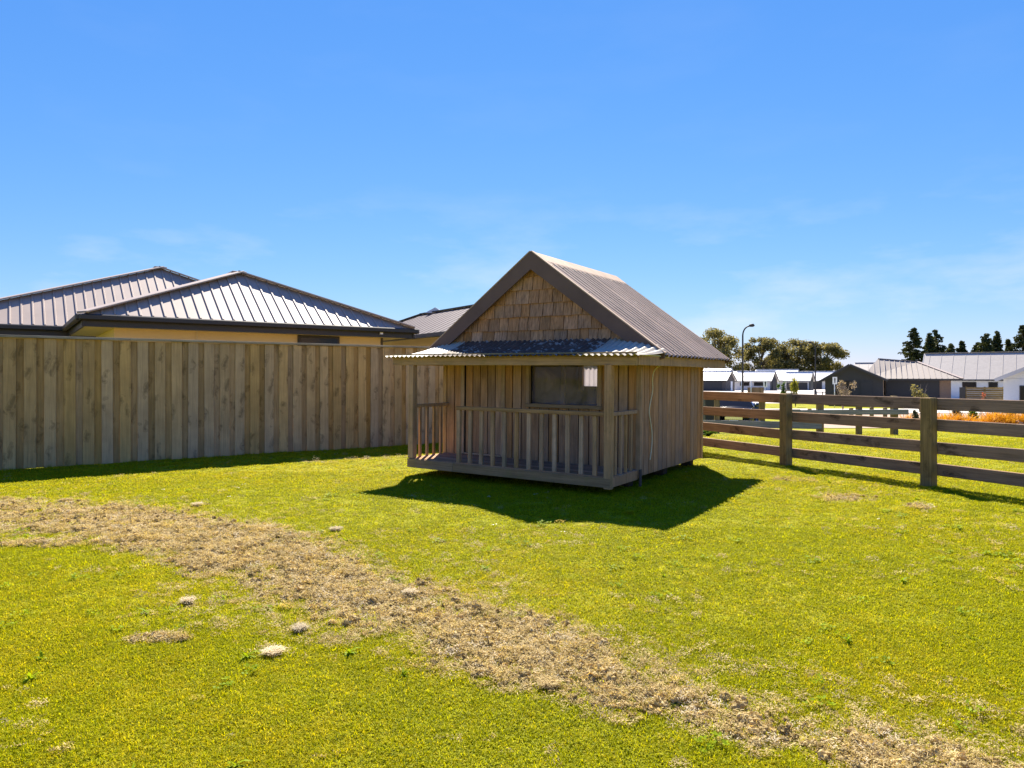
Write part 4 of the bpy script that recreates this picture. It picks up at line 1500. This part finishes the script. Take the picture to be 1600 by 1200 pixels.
# ------------------------------------------------------------------ parked car (black hatchback, front towards the viewer)
def build_car():
    Y = 30.5
    root = empty("parked_car", (X_at(1150, Y), Y + .3, gz(Y) + .004), (0, 0, R(-18)), "black parked car glimpsed between the rails beside the playhouse", "car")
    # body sections along the length (local Y from the nose at -2.0 to the tail at +2.0): half width, sill z, shoulder z
    secs = [(-2.02, .62, .38, .60), (-1.92, .78, .25, .72), (-1.3, .86, .20, .86), (-.7, .88, .20, .93), (.2, .88, .20, .95), (1.2, .88, .20, .97), (1.85, .82, .25, .96), (2.02, .70, .36, .80)]
    v, f = [], []
    for y, hw, z0, z1 in secs:
        v += [(-hw * .94, y, z0), (-hw, y, (z0 + z1) / 2), (-hw * .93, y, z1), (0, y, z1 + .035), (hw * .93, y, z1), (hw, y, (z0 + z1) / 2), (hw * .94, y, z0)]
    for i in range(len(secs) - 1):
        for k in range(7):
            f.append((i * 7 + k, i * 7 + (k + 1) % 7, (i + 1) * 7 + (k + 1) % 7, (i + 1) * 7 + k))
    f.append(tuple(range(7)))
    f.append(tuple(range(len(secs) * 7 - 1, len(secs) * 7 - 8, -1)))
    link("body", mesh("body", v, f, M['carpaint'], True), None, root)
    c = [(-.75, .78, .93), (-.15, .62, 1.40), (.9, .62, 1.43), (1.6, .60, 1.36), (1.95, .72, .97)]
    v, f = [], []
    for y, hw, z in c:
        v += [(-hw, y, z), (hw, y, z)]
    roof_f = [(2, 3, 5, 4), (4, 5, 7, 6)]
    link("roof", mesh("roof", [(p[0] * 1.02, p[1], p[2] + .008) for p in v], roof_f, M['carpaint']), None, root)
    link("windscreen", mesh("windscreen", v, [(0, 1, 3, 2)], M['darkglass']), None, root)
    link("rear_window", mesh("rear_window", v, [(6, 7, 9, 8)], M['darkglass']), None, root)
    for s_ in (0, 1):
        b0 = (-.80 if s_ == 0 else .80)
        vv = [(b0, -.72, .93), (v[2 + s_][0], -.15, 1.39), (v[4 + s_][0], .9, 1.42), (v[6 + s_][0], 1.6, 1.35), (b0, 1.9, .96)]
        link("side_window", mesh("side_window", vv, [(0, 1, 2, 3, 4)], M['darkglass']), None, root)
        link("window_trim", tube_mesh([(p[0] * 1.03, p[1], p[2]) for p in vv], .028, M['chrome'], 6), None, root)
        sg = -1 if s_ == 0 else 1
        for y in (-1.25, 1.25):
            w = link("wheel", tube_mesh([(-.1, 0, 0), (.1, 0, 0)], .31, M['tyre'], 18), None, root, (sg * .80, y, .31))
            link("rim", tube_mesh([(-.11, 0, 0), (.11, 0, 0)], .19, M['chrome'], 12), None, w)
        link("headlight", tube_mesh([(sg * .40, -2.0, .62), (sg * .70, -1.93, .65)], .065, M['chrome'], 8), None, root)
        link("mirror", tube_mesh([(sg * .84, -.55, .98), (sg * 1.0, -.52, 1.02)], .07, M['carpaint'], 8), None, root)
    box("grille", (.7, .04, .12), (0, -2.03, .5), M['chrome'], root)
    box("bumper", (1.5, .12, .14), (0, -1.98, .34), M['carpaint'], root, c=.03)
    box("number_plate", (.36, .02, .12), (0, -2.06, .36), M['white_paint'], root)


build_car()
o = box("utility_cabinet", (0.62, 0.5, 1.35), (X_at(1111, 29), 29, gz(29) + .62), M['black'], c=.02)
tag(o, "dark utility cabinet between the parked car and the playhouse corner", "cabinet")
o = box("lid", (0.68, 0.56, 0.06), (0, 0, .70), M['black'], o, c=.01)
wb = empty("wheelie_bin", (X_at(1179, 31.5), 31.5, gz(31.5)), (0, 0, R(10)), "blue lidded wheelie bin beside the parked car", "bin")
vv = [(-.22, -.25, .08), (.22, -.25, .08), (.22, .25, .08), (-.22, .25, .08), (-.28, -.33, .98), (.28, -.33, .98), (.28, .33, .98), (-.28, .33, .98)]
link("body", mesh("body", vv, [(0, 3, 2, 1), (4, 5, 6, 7), (0, 1, 5, 4), (1, 2, 6, 5), (2, 3, 7, 6), (3, 0, 4, 7)], M['blue']), None, wb)
box("lid", (.6, .7, .06), (0, 0, 1.02), M['blue'], wb, c=.02)
for sx in (-1, 1):
    link("wheel", tube_mesh([(-.03, 0, 0), (.03, 0, 0)], .1, M['tyre'], 12), None, wb, (sx * .25, .28, .1))


# ------------------------------------------------------------------ vegetation
def blades_mesh(name, n, rad, lmin, lmax, w, mat, lean=0.6, seed=0, flat=False, base_z=0.0, segs=2):
    rg = np.random.default_rng(seed)
    V, Fc = [], []
    for i in range(n):
        r_ = rad * math.sqrt(rg.random())
        t = rg.random() * 6.283
        x, y = r_ * math.cos(t), r_ * math.sin(t)
        az = rg.random() * 6.283
        L_ = lmin + (lmax - lmin) * rg.random() ** 1.3
        ln = lean * (0.3 + rg.random())
        ux, uy = math.cos(az), math.sin(az)
        px_, py_ = -uy, ux
        z0 = base_z - 0.004 + (rg.random() * .02 if flat else 0)
        i0 = len(V)
        pts = []
        for k in range(segs + 1):
            q = k / segs
            if flat:
                h = z0 + L_ * q * (1 - q) * 0.9 * rg.random() + q * L_ * 0.25 * rg.random()
                d = L_ * q
            else:
                h = z0 + L_ * q * math.cos(ln * q)
                d = L_ * q * math.sin(ln * q)
            pts.append((x + ux * d, y + uy * d, h))
        for k in range(segs):
            ww_ = w * (1 - .35 * k / segs)
            p = pts[k]
            V.append((p[0] - px_ * ww_, p[1] - py_ * ww_, p[2]))
            V.append((p[0] + px_ * ww_, p[1] + py_ * ww_, p[2]))
        V.append(pts[-1])
        for k in range(segs - 1):
            Fc.append((i0 + 2 * k, i0 + 2 * k + 1, i0 + 2 * k + 3, i0 + 2 * k + 2))
        e = i0 + 2 * (segs - 1)
        Fc.append((e, e + 1, e + 2))
    return mesh(name, V, Fc, mat)


def clover_mesh(name, n, rad, mat, seed):
    rg = np.random.default_rng(seed)
    V, Fc = [], []
    for i in range(n):
        r_ = rad * math.sqrt(rg.random()); t = rg.random() * 6.283
        x, y, z = r_ * math.cos(t), r_ * math.sin(t), .012 + .02 * rg.random()
        for k in range(3):
            a = t + k * 2.094
            c = Vector((x + .007 * math.cos(a), y + .007 * math.sin(a), z + rg.random() * .003))
            i0 = len(V)
            for j in range(5):
                b = j * 1.2566
                V.append((c.x + .006 * math.cos(b), c.y + .006 * math.sin(b), c.z + .003 * math.cos(b - a)))
            Fc.append(tuple(range(i0, i0 + 5)))
    return mesh(name, V, Fc, mat)


def daisy_mesh(seed):
    rg = np.random.default_rng(seed)
    V, Fc = [], []
    for i in range(3):
        x, y, z = rg.normal() * .04, rg.normal() * .04, .035 + .015 * rg.random()
        i0 = len(V)
        for j in range(7):
            b = j * .8976
            V.append((x + .008 * math.cos(b), y + .008 * math.sin(b), z + .004 * rg.random()))
        Fc.append(tuple(range(i0, i0 + 7)))
    return mesh("daisy", V, Fc, M['daisy'])


def scatter(name, protos, pts, rots, scales, idx, kind_label, cat):
    """one object that instances small tufts on points through geometry nodes"""
    c = bpy.data.collections.new(name + "_tufts")
    for i, me in enumerate(protos):
        o = bpy.data.objects.new("%s_%02d" % (name, i), me)
        c.objects.link(o)
    me = bpy.data.meshes.new(name)
    n = len(pts)
    me.vertices.add(n)
    me.vertices.foreach_set("co", np.asarray(pts, np.float32).ravel())
    a = me.attributes.new("rot", 'FLOAT_VECTOR', 'POINT'); a.data.foreach_set("vector", np.asarray(rots, np.float32).ravel())
    a = me.attributes.new("scl", 'FLOAT_VECTOR', 'POINT'); a.data.foreach_set("vector", np.asarray(scales, np.float32).ravel())
    a = me.attributes.new("idx", 'INT', 'POINT'); a.data.foreach_set("value", np.asarray(idx, np.int32))
    o = link(name, me)
    tag(o, kind_label, cat, kind="stuff")
    ng = bpy.data.node_groups.new(name + "_gn", 'GeometryNodeTree')
    ng.interface.new_socket("Geometry", in_out='INPUT', socket_type='NodeSocketGeometry')
    ng.interface.new_socket("Geometry", in_out='OUTPUT', socket_type='NodeSocketGeometry')
    N = ng.nodes
    gi, go = N.new('NodeGroupInput'), N.new('NodeGroupOutput')
    ci = N.new('GeometryNodeCollectionInfo')
    ci.inputs['Collection'].default_value = c
    ci.inputs['Separate Children'].default_value = True
    ci.inputs['Reset Children'].default_value = True
    ip = N.new('GeometryNodeInstanceOnPoints')
    ip.inputs['Pick Instance'].default_value = True

    def attr(nm, typ):
        q = N.new('GeometryNodeInputNamedAttribute')
        q.data_type = typ
        q.inputs['Name'].default_value = nm
        return [s_ for s_ in q.outputs if s_.enabled and s_.name == 'Attribute'][0]
    Lk = ng.links.new
    Lk(gi.outputs[0], ip.inputs['Points'])
    Lk(ci.outputs[0], ip.inputs['Instance'])
    Lk(attr('idx', 'INT'), ip.inputs['Instance Index'])
    er = N.new('FunctionNodeEulerToRotation')
    Lk(attr('rot', 'FLOAT_VECTOR'), er.inputs[0])
    Lk(er.outputs[0], ip.inputs['Rotation'])
    Lk(attr('scl', 'FLOAT_VECTOR'), ip.inputs['Scale'])
    Lk(ip.outputs[0], go.inputs[0])
    md = o.modifiers.new("scatter", 'NODES')
    md.node_group = ng
    return o


def frustum_pts(n, y0, y1, margin=1.10):
    """random ground points with even density over the wedge in front of the viewer"""
    y = np.sqrt(rng.random(n) * (y1 * y1 - y0 * y0) + y0 * y0)
    x = (rng.random(n) * 2 - 1) * (800 / F * margin * y + .25)
    return x, y


def in_house(x, y):
    c, s = math.cos(R(-32.977)), math.sin(R(-32.977))
    dx, dy = x + .136, y - 8.377
    a = dx * c + dy * s
    b = -dx * s + dy * c
    return (np.abs(a) < 1.36) & (b > .35) & (b < 3.0)


def beyond_left_fence(x, y):
    return ((x - LF0.x) * -LFD.y + (y - LF0.y) * LFD.x) > -0.03


X_, Y_ = [], []
for n, a, b in ((15000, 1.9, 3.6), (17000, 3.6, 6.0), (17000, 6.0, 9.5), (15000, 9.5, 15.0), (9000, 15, 29)):
    x, y = frustum_pts(n, a, b)
    X_.append(x); Y_.append(y)
x = np.concatenate(X_); y = np.concatenate(Y_)
ok = ~in_house(x, y) & ~beyond_left_fence(x, y)
x, y = x[ok], y[ok]
near = y < 13
t = np.where(near, thatch(x, y), 0)
# green tufts thin out where the thatch lies
keep = rng.random(len(x)) > t * 0.93
gx, gy = x[keep], y[keep]
gzv = gnear(gx, gy)
far = np.clip((gy - 3) / 9, 0, 1.6)
yel = fbm(gx, gy, 0.8) * .5 + fbm(gx, gy, 3.1) * .25 + .125 + rng.normal(0, .16, len(gx))
yel += np.where(gy > 13, .06, 0)
clv = fbm(gx + 31, gy + 17, 1.6)
idx = np.where(yel > 0.56, 4 + rng.integers(0, 3, len(gx)), rng.integers(0, 4, len(gx)))
idx = np.where((clv > .52) & (rng.random(len(gx)) < .006) & (gy < 8), 7, idx)
idx = np.where((rng.random(len(gx)) < .0008) & (gy < 11), 8, idx)
sc = (1.0 + far * 1.1) * rng.uniform(.75, 1.25, len(gx))
sc = np.where(idx == 8, rng.uniform(.7, 1.4, len(gx)), sc)
hs_ = rng.uniform(.7, 1.25, len(gx)) * (1 + .12 * far)
tuft = [blades_mesh("tuft", 60, .055, .008, .026, .0017, M['grass_a'], 1.1, 10 + i) for i in range(4)] + \
       [blades_mesh("tuft", 60, .055, .008, .024, .0017, M['grass_b'], 1.0, 20 + i) for i in range(3)] + [clover_mesh("clover", 9, .05, M['clover'], 5), blades_mesh("rosette", 12, .006, .03, .065, .0065, M['clover'], 1.5, 77, segs=3)]
# ragged longer grass where the mower does not reach
ex, ey = [], []
for t_ in np.arange(-4.6, 5.8, .035):
    dd_ = rng.normal(0, .05)
    nearpost = min(abs(t_ - q) for q in (-4.32, -2.16, 0, 2.16, 4.32))
    if rng.random() < (.95 if nearpost < .14 else .30):
        ex.append(4.035 + math.cos(RFA) * t_ - math.sin(RFA) * -dd_); ey.append(10.181 + math.sin(RFA) * t_ + math.cos(RFA) * -dd_)
for t_ in np.arange(-1.5, 10, .05):
    if rng.random() < .6:
        dd_ = -.06 - abs(rng.normal(0, .025))
        ex.append(LF0.x + LFD.x * t_ - LFD.y * dd_); ey.append(LF0.y + LFD.y * t_ + LFD.x * dd_)
ex, ey = np.array(ex), np.array(ey)
gx = np.concatenate([gx, ex]); gy = np.concatenate([gy, ey]); gzv = np.concatenate([gzv, gnear(ex, ey)])
sc = np.concatenate([sc, rng.uniform(.8, 1.2, len(ex))]); hs_ = np.concatenate([hs_, rng.uniform(1.6, 3.8, len(ex))])
idx = np.concatenate([idx, rng.integers(0, 4, len(ex))])
scatter("lawn_grass", tuft, np.stack([gx, gy, gzv], 1), np.stack([rng.normal(0, .06, len(gx)), rng.normal(0, .06, len(gx)), rng.random(len(gx)) * 6.283], 1),
        np.stack([sc, sc, hs_], 1), idx, "short bright green mown grass covering the lawn", "grass")
# dead raked grass
X_, Y_ = [], []
for n, a, b in ((42000, 1.9, 3.6), (46000, 3.6, 6.0), (30000, 6.0, 9.0), (9000, 9, 13)):
    x, y = frustum_pts(n, a, b)
    X_.append(x); Y_.append(y)
x = np.concatenate(X_); y = np.concatenate(Y_)
t = thatch(x, y)
bg = 0.025 * (fbm(x + 5, y + 3, 1.3) > .5)
sdh = poly_sd(np.stack([x, y], 1), STRIP)
halo = np.clip((sdh + .55) / .55, 0, 1) * np.clip((fbm(x - 7, y + 2, 1.7) - .36) * 4, 0, 1)
bg = bg + .12 * halo * np.where(y < 13, 1, 0)
ok = (rng.random(len(x)) < t * .95 + bg) & ~in_house(x, y) & ~beyond_left_fence(x, y)
x, y, t = x[ok], y[ok], t[ok]
z = gnear(x, y)
sc = (0.8 + .07 * y) * rng.uniform(.6, 1.3, len(x))
lump = np.clip(fbm(x, y, 6.0) - .45, 0, 1) * 1.5
def clod_mesh(seed, mat, r0=.016, n=60):
    """matted crumb of dead grass: a lumpy core bristling with short stalks"""
    rg = np.random.default_rng(seed)
    V, Fc = [], []
    nu, nv = 9, 5
    ph = rg.random(3) * 6
    for j in range(nv + 1):
        th = math.pi * j / nv
        for i in range(nu):
            a = 2 * math.pi * i / nu
            r_ = r0 * (1 + .35 * math.sin(3 * a + ph[0]) * math.sin(2 * th + ph[1]) + rg.normal() * .14)
            V.append((1.25 * r_ * math.sin(th) * math.cos(a), r_ * math.sin(th) * math.sin(a), .75 * r_ * math.cos(th) + r0 * .4))
    for j in range(nv):
        for i in range(nu):
            Fc.append((j * nu + i, (j + 1) * nu + i, (j + 1) * nu + (i + 1) % nu, j * nu + (i + 1) % nu))
    for k in range(n):
        d = Vector(rg.normal(size=3)); d.normalize()
        d.z = abs(d.z) * .8
        p = Vector((d.x * r0 * 1.15, d.y * r0, d.z * r0 * .8 + r0 * .4))
        e = p + (d + Vector(rg.normal(size=3)) * .9).normalized() * r0 * rg.uniform(.4, 1.0)
        q = d.cross(Vector(rg.normal(size=3))).normalized() * r0 * .07
        i0 = len(V)
        V += [tuple(p - q), tuple(p + q), tuple(e)]
        Fc.append((i0, i0 + 1, i0 + 2))
    return mesh("clod", V, Fc, mat)


thm = [blades_mesh("thatch_tuft", 50, .034, .006, .020, .0014, M['grass_dry'], 1.3, 40 + i, flat=(i % 2 == 0), base_z=.003, segs=2) for i in range(4)] + \
      [blades_mesh("thatch_tuft", 34, .030, .006, .020, .0014, M['grass_pale'], 1.3, 50, flat=True, base_z=.005, segs=2)] + \
      [clod_mesh(70 + i, M['grass_dry']) for i in range(3)]
rr_ = rng.random(len(x))
idx = np.where((rr_ < .05) & (t > .4), 4, rng.integers(0, 4, len(x)))
cl_ = (rr_ > .66) & (t > .3)
idx = np.where(cl_, 5 + rng.integers(0, 3, len(x)), idx)
csz = np.minimum(np.exp(rng.normal(-.55, .42, len(x))), 1.5)
sc = np.where(cl_, csz, sc)
lump = np.where(cl_, .3, lump)
z = z + np.where(cl_, .004, 0)
scatter("raked_dead_grass", thm, np.stack([x, y, z], 1), np.stack([rng.normal(0, .3, len(x)), rng.normal(0, .3, len(x)), rng.random(len(x)) * 6.283], 1),
        np.stack([sc, sc, sc * (.7 + lump)], 1), idx, "straw coloured raked dead grass strewn diagonally across the lawn", "dead grass")
# daisies
x, y = frustum_pts(80, 4.0, 9.5)
ok = ~in_house(x, y) & ~beyond_left_fence(x, y) & (thatch(x, y) < .2) & (fbm(x + 3, y, .9) > .5)
x, y = x[ok], y[ok]
scatter("lawn_daisies", [daisy_mesh(1), daisy_mesh(2)], np.stack([x, y, gnear(x, y)], 1), np.stack([0 * x, 0 * x, rng.random(len(x)) * 6.283], 1),
        np.full((len(x), 3), .75), rng.integers(0, 2, len(x)), "tiny white daisies dotted over the lawn", "daisies")

# loose clumps of cut grass on the lawn
for px, py, w_, mt, lab in ((293, 943, .10, 'grass_pale', "pale dry grass clump lying alone left of the two nearer clumps"),
                            (468, 987, .10, 'grass_pale', "pale dry grass clump nearest the lower edge of the straw strip"),
                            (427, 1024, .12, 'grass_pale', "widest pale dry grass clump, lying nearest the viewer"),
                            (640, 932, .10, 'grass_pale', "pale dry grass clump inside the middle of the straw strip"),
                            (525, 831, .14, 'grass_pale', "flat pale grass clump at the upper edge of the straw strip"),
                            (308, 790, .15, 'grass_pale', "flat pale grass clump on the green beyond the straw strip"),
                            (104, 785, .17, 'grass_dry', "dark brown heaped grass clod at the far edge of the straw strip"),
                            (52, 826, .13, 'grass_dry', "brown grass clod near the left edge of the picture"),
                            (858, 1072, .13, 'grass_dry', "brown heaped grass clod at the lower edge of the straw strip, right of centre"),
                            (985, 803, .10, 'grass_b', "yellowish grass tuft at the edge of the playhouse shadow")):
    x, y = gp(px, py)
    w_ *= .8
    me = blades_mesh("clump", 520, w_ * .44, .014, .040, .0013, M[mt], 1.2, int(px), flat=True, base_z=.012, segs=2)
    o = link("grass_clump", me, None, None, (x, y, float(gnear(x, y)[0]) + .004), (0, 0, 0))
    for q in range(5):
        a_ = q * 1.3 + px
        link("matted_core", clod_mesh(int(px) + q, M[mt], w_ * .13, 160), None, o, (w_ * .26 * math.cos(a_) * (q > 0), w_ * .20 * math.sin(a_) * (q > 0), -.004), (0, 0, a_), (1.2, 1, .6 if mt == 'grass_pale' else 1.0))
    tag(o, lab, "grass clump", "loose grass clumps")


def leaf_cloud(name, blobs, n, size, mat, parent=None, seed=0, shell=0.55, stretch=(1, 1, 1)):
    """many small leaf faces spread through ellipsoid clumps"""
    rg = np.random.default_rng(seed)
    b = np.array(blobs, float)          # x y z rx ry rz
    vol = b[:, 3] * b[:, 4] * b[:, 5]
    vol = vol ** .75
    pick = rg.choice(len(b), n, p=vol / vol.sum())
    d = rg.normal(size=(n, 3)); d /= np.linalg.norm(d, axis=1)[:, None]
    r_ = shell + (1 - shell) * rg.random(n)
    r_ = np.where(rg.random(n) < .2, rg.random(n), r_)
    c = b[pick, :3] + d * r_[:, None] * b[pick, 3:6]
    a1 = rg.normal(size=(n, 3)); a1 /= np.linalg.norm(a1, axis=1)[:, None]
    a2 = np.cross(a1, rg.normal(size=(n, 3))); a2 /= np.linalg.norm(a2, axis=1)[:, None]
    sz = size * rg.uniform(.5, 1.3, n)[:, None]
    st = np.array(stretch)
    p0 = c - a1 * sz * st; p1 = c + a2 * sz * .5 * st; p2 = c + a1 * sz * st; p3 = c - a2 * sz * .5 * st
    V = np.stack([p0, p1, p2, p3], 1).reshape(-1, 3)
    me = bpy.data.meshes.new(name)
    me.vertices.add(4 * n); me.vertices.foreach_set("co", V.ravel())
    me.loops.add(4 * n); me.loops.foreach_set("vertex_index", np.arange(4 * n))
    me.polygons.add(n); me.polygons.foreach_set("loop_start", np.arange(0, 4 * n, 4))
    me.update(calc_edges=True)
    me.materials.append(mat)
    return link(name, me, None, parent)


def gum_tree(px, Y, top_py, width_px, label, seed):
    base = gz(Y)
    x = X_at(px, Y)
    H = 1.3 - (top_py - Y0) / F * Y - base
    W = width_px / F * Y / 2 * 1.1
    root = empty("gum_tree", (x, Y, base), (0, 0, 0), label, "tree", "gum trees behind the street")
    rg = np.random.default_rng(seed)
    link("trunk", tube_mesh([(0, 0, 0), (.15, .1, H * .2), (-.1, 0, H * .42), (.1, .1, H * .62)], [.6, .5, .36, .2], M['bark'], 8), None, root)
    blobs = []
    nl = 56
    for i in range(nl):
        t = rg.random()
        hz = H * (.14 + .80 * t)
        rr = W * math.sqrt(max(.15, 1 - ((t - .42) / .66) ** 2)) * (0.25 + .70 * math.sqrt(rg.random()))
        az = i * 2.4 + rg.normal() * .3
        bx, by = rr * math.cos(az), rr * .8 * math.sin(az)
        s_ = W * rg.uniform(.18, .32)
        blobs.append((bx, by, hz, s_ * 1.1, s_ * 1.1, s_ * .85))
        if i % 2 == 0:
            link("limb", tube_mesh([(0, 0, H * (.2 + .35 * t)), (bx * .5, by * .5, H * (.2 + .35 * t) * .45 + hz * .55), (bx, by, hz)], [.20, .13, .05], M['bark'], 5), None, root)
    blobs.append((0, 0, H * .93, W * .3, W * .3, H * .07))
    leaf_cloud("crown", blobs, 13000, .36, M['gum'], root, seed, .35)
    return root


gum_tree(1121, 225, 515, 70, "round crowned gum tree just right of the playhouse roof", 1)
gum_tree(1189, 230, 526, 56, "gum tree to the right of the near lamp post", 2)
gum_tree(1243, 236, 530, 62, "dense gum tree left of the far lamp post", 3)
gum_tree(1288, 228, 535, 60, "gum tree with open crown behind the charcoal house's gable", 4)
gum_tree(1216, 245, 552, 46, "low brown green gum tree filling the gap between the taller ones", 5)


def conifer(px, Y, top_py, width_px, label, seed):
    base = gz(Y)
    x = X_at(px, Y)
    H = 1.3 - (top_py - Y0) / F * Y - base
    W = width_px / F * Y / 2
    root = empty("conifer_tree", (x, Y, base), (0, 0, 0), label, "tree", "conifers behind the pale roofs")
    rg = np.random.default_rng(seed)
    link("trunk", tube_mesh([(0, 0, 0), (0, 0, H * .97)], [.3, .03], M['bark'], 7), None, root)
    blobs = []
    nr = int(H * 1.3)
    for i in range(nr):
        t = i / nr
        hz = H * (.18 + .80 * t)
        for k in range(5):
            az = rg.random() * 6.283
            L_ = W * (1 - t) ** .75 * rg.uniform(.55, 1.12) + .12
            for q in (.35, .7, 1.0):
                s_ = .34 + .75 * (1 - t) * (1.15 - q * .5)
                blobs.append((L_ * q * math.cos(az), L_ * q * math.sin(az), hz - .16 * L_ * q + rg.normal() * .08, s_ * 1.2, s_ * 1.2, s_ * .7))
    leaf_cloud("crown", blobs, 9000, .42, M['conifer'], root, seed, .2)
    return root


for i, (px, top, w_, lab) in enumerate(((1427, 509, 36, "tall dark conifer at the left end of the conifer row"), (1453, 517, 22, "narrow conifer second from the left end of the row"),
                                        (1462, 512, 34, "tall dark conifer third from the left end of the row"), (1486, 534, 16, "small thin conifer right of the three tall left conifers"),
                                        (1503, 530, 20, "leaning thin conifer above the pale roof's left end"), (1527, 532, 18, "short conifer left of the taller middle pair"),
                                        (1541, 518, 26, "tall conifer in the middle of the pale roof"), (1558, 514, 18, "narrow tall conifer right of the middle of the pale roof"),
                                        (1576, 527, 14, "slim short conifer standing alone above the pale roof"), (1598, 504, 34, "tall dark conifer at the right edge of the picture"))):
    conifer(px, 205 + (i % 3) * 4, top, w_ * 1.7, lab, 60 + i)


def shrub(name, px, Y, top_py, w_px, mat, label, cat, n=500, size=.07, seed=0, twigs=True, bare=False, group=None, base_py=None):
    base = gz(Y)
    x = X_at(px, Y)
    H = 1.3 - (top_py - Y0) / F * Y - base
    W = w_px / F * Y / 2
    root = empty(name, (x, Y, base), (0, 0, 0), label, cat, group)
    rg = np.random.default_rng(seed)
    z0 = H * .25 if twigs else 0.02
    blobs = [(rg.normal() * W * .4, rg.normal() * W * .4, z0 + (H - z0) * rg.uniform(.2, .85), W * .45, W * .45, (H - z0) * .22) for _ in range(7)]
    for i in range(7):
        az = i * .9
        link("stem", tube_mesh([(0, 0, 0), (W * .4 * math.cos(az), W * .4 * math.sin(az), H * .5), (W * .9 * math.cos(az), W * .9 * math.sin(az), H * rg.uniform(.7, .98))], [.022, .014, .006], M['drytwig'] if bare else M['bark'], 5), None, root)
    leaf_cloud("foliage", blobs, n, size, mat, root, seed, .2)
    return root


shrub("sapling", 1243, 56, 582, 16, M['yellowleaf'], "yellow green sapling standing over the top fence rail", "sapling", 420, .09, 1)
shrub("sapling", 1224, 58, 592, 12, M['greenleaf'], "small dark green sapling beside the yellow green one", "sapling", 380, .08, 2)
shrub("bare_sapling", 1237.5, 66, 592, 9, M['drytwig'], "bare brown young tree in front of the black garage wall", "sapling", 90, .08, 3, bare=True)
shrub("dry_bush", 1317, 50, 595, 26, M['drytwig'], "straw coloured bare bush in front of the charcoal gable", "bush", 620, .075, 4, bare=True)
shrub("olive_bush", 1437, 46, 598, 24, M['olive'], "olive leaved bush in front of the garage door", "bush", 560, .08, 5)
shrub("red_bush", 1536, 54, 613, 14, M['redleaf'], "small reddish bush in front of the slat fence", "bush", 240, .08, 6, twigs=False)
shrub("green_weed", 1106, 16.6, 672, 34, M['greenleaf'], "low green weeds on the grass beyond the fence beside the playhouse", "weeds", 700, .035, 7, twigs=False)
shrub("green_shrub", 1431, 31, 640, 14, M['conifer'], "dark green shrub at the end of the grey barrier rail", "shrub", 500, .06, 8, twigs=False)
shrub("green_shrub", 1497, 32, 640, 16, M['conifer'], "dark green shrub among the orange tussocks nearest the fence post", "shrub", 500, .06, 9, twigs=False)
shrub("leafy_plant", 1523, 31, 640, 22, M['greenleaf'], "bright green leafy plant among the orange tussocks", "plant", 600, .07, 10, twigs=False)
shrub("green_shrub", 1582, 31.5, 642, 10, M['conifer'], "dark green shrub among the orange tussocks near the right edge", "shrub", 350, .06, 11, twigs=False)

# orange tussocks
tb = [blades_mesh("tussock_blades", 380, .34, .40, .95, .011, M['tussock'], 1.25, 90 + i, segs=4) for i in range(3)]
names = ["left of the fence post", "just right of the fence post", "low beside the fence post", "second clear of the fence post", "third clear of the fence post", "left of the leafy green plant", "in front of the leafy green plant",
         "right of the leafy green plant", "midway between leafy plant and right edge", "behind the midway tussock", "tallest near the right edge", "low near the right edge", "beside the pale stone", "at the very right edge", "last one leaving the picture"]
for i, (px, Y, s_) in enumerate(((1420, 31.8, .9), (1468, 31.5, 1.0), (1474, 30.0, .7), (1482, 30.6, .9), (1492, 31.0, 1.0), (1507, 30.4, .9), (1519, 29.8, .75),
                                 (1540, 30.2, .95), (1551, 30.8, 1.1), (1559, 31.8, 1.1), (1568, 30.4, 1.15), (1577, 29.8, .85), (1588, 30.2, 1.0), (1596, 30.8, 1.1), (1606, 30.2, 1.0))):
    o = link("orange_tussock", tb[i % 3], None, None, (X_at(px, Y), Y, gz(Y) + .01), (0, 0, i * 1.7), (s_, s_, s_))
    tag(o, "orange tussock grass " + names[i], "tussock", "orange tussocks in the garden bed")
o = link("garden_stone", tube_mesh([(0, 0, -.05), (0.02, 0, .12), (.05, .02, .26), (.06, .03, .34)], [.26, .30, .20, .06], M['stone'], 9), None, None, (X_at(1588, 29.9), 29.9, gz(29.9)))
tag(o, "pale rounded stone among the orange tussocks at the right", "stone")
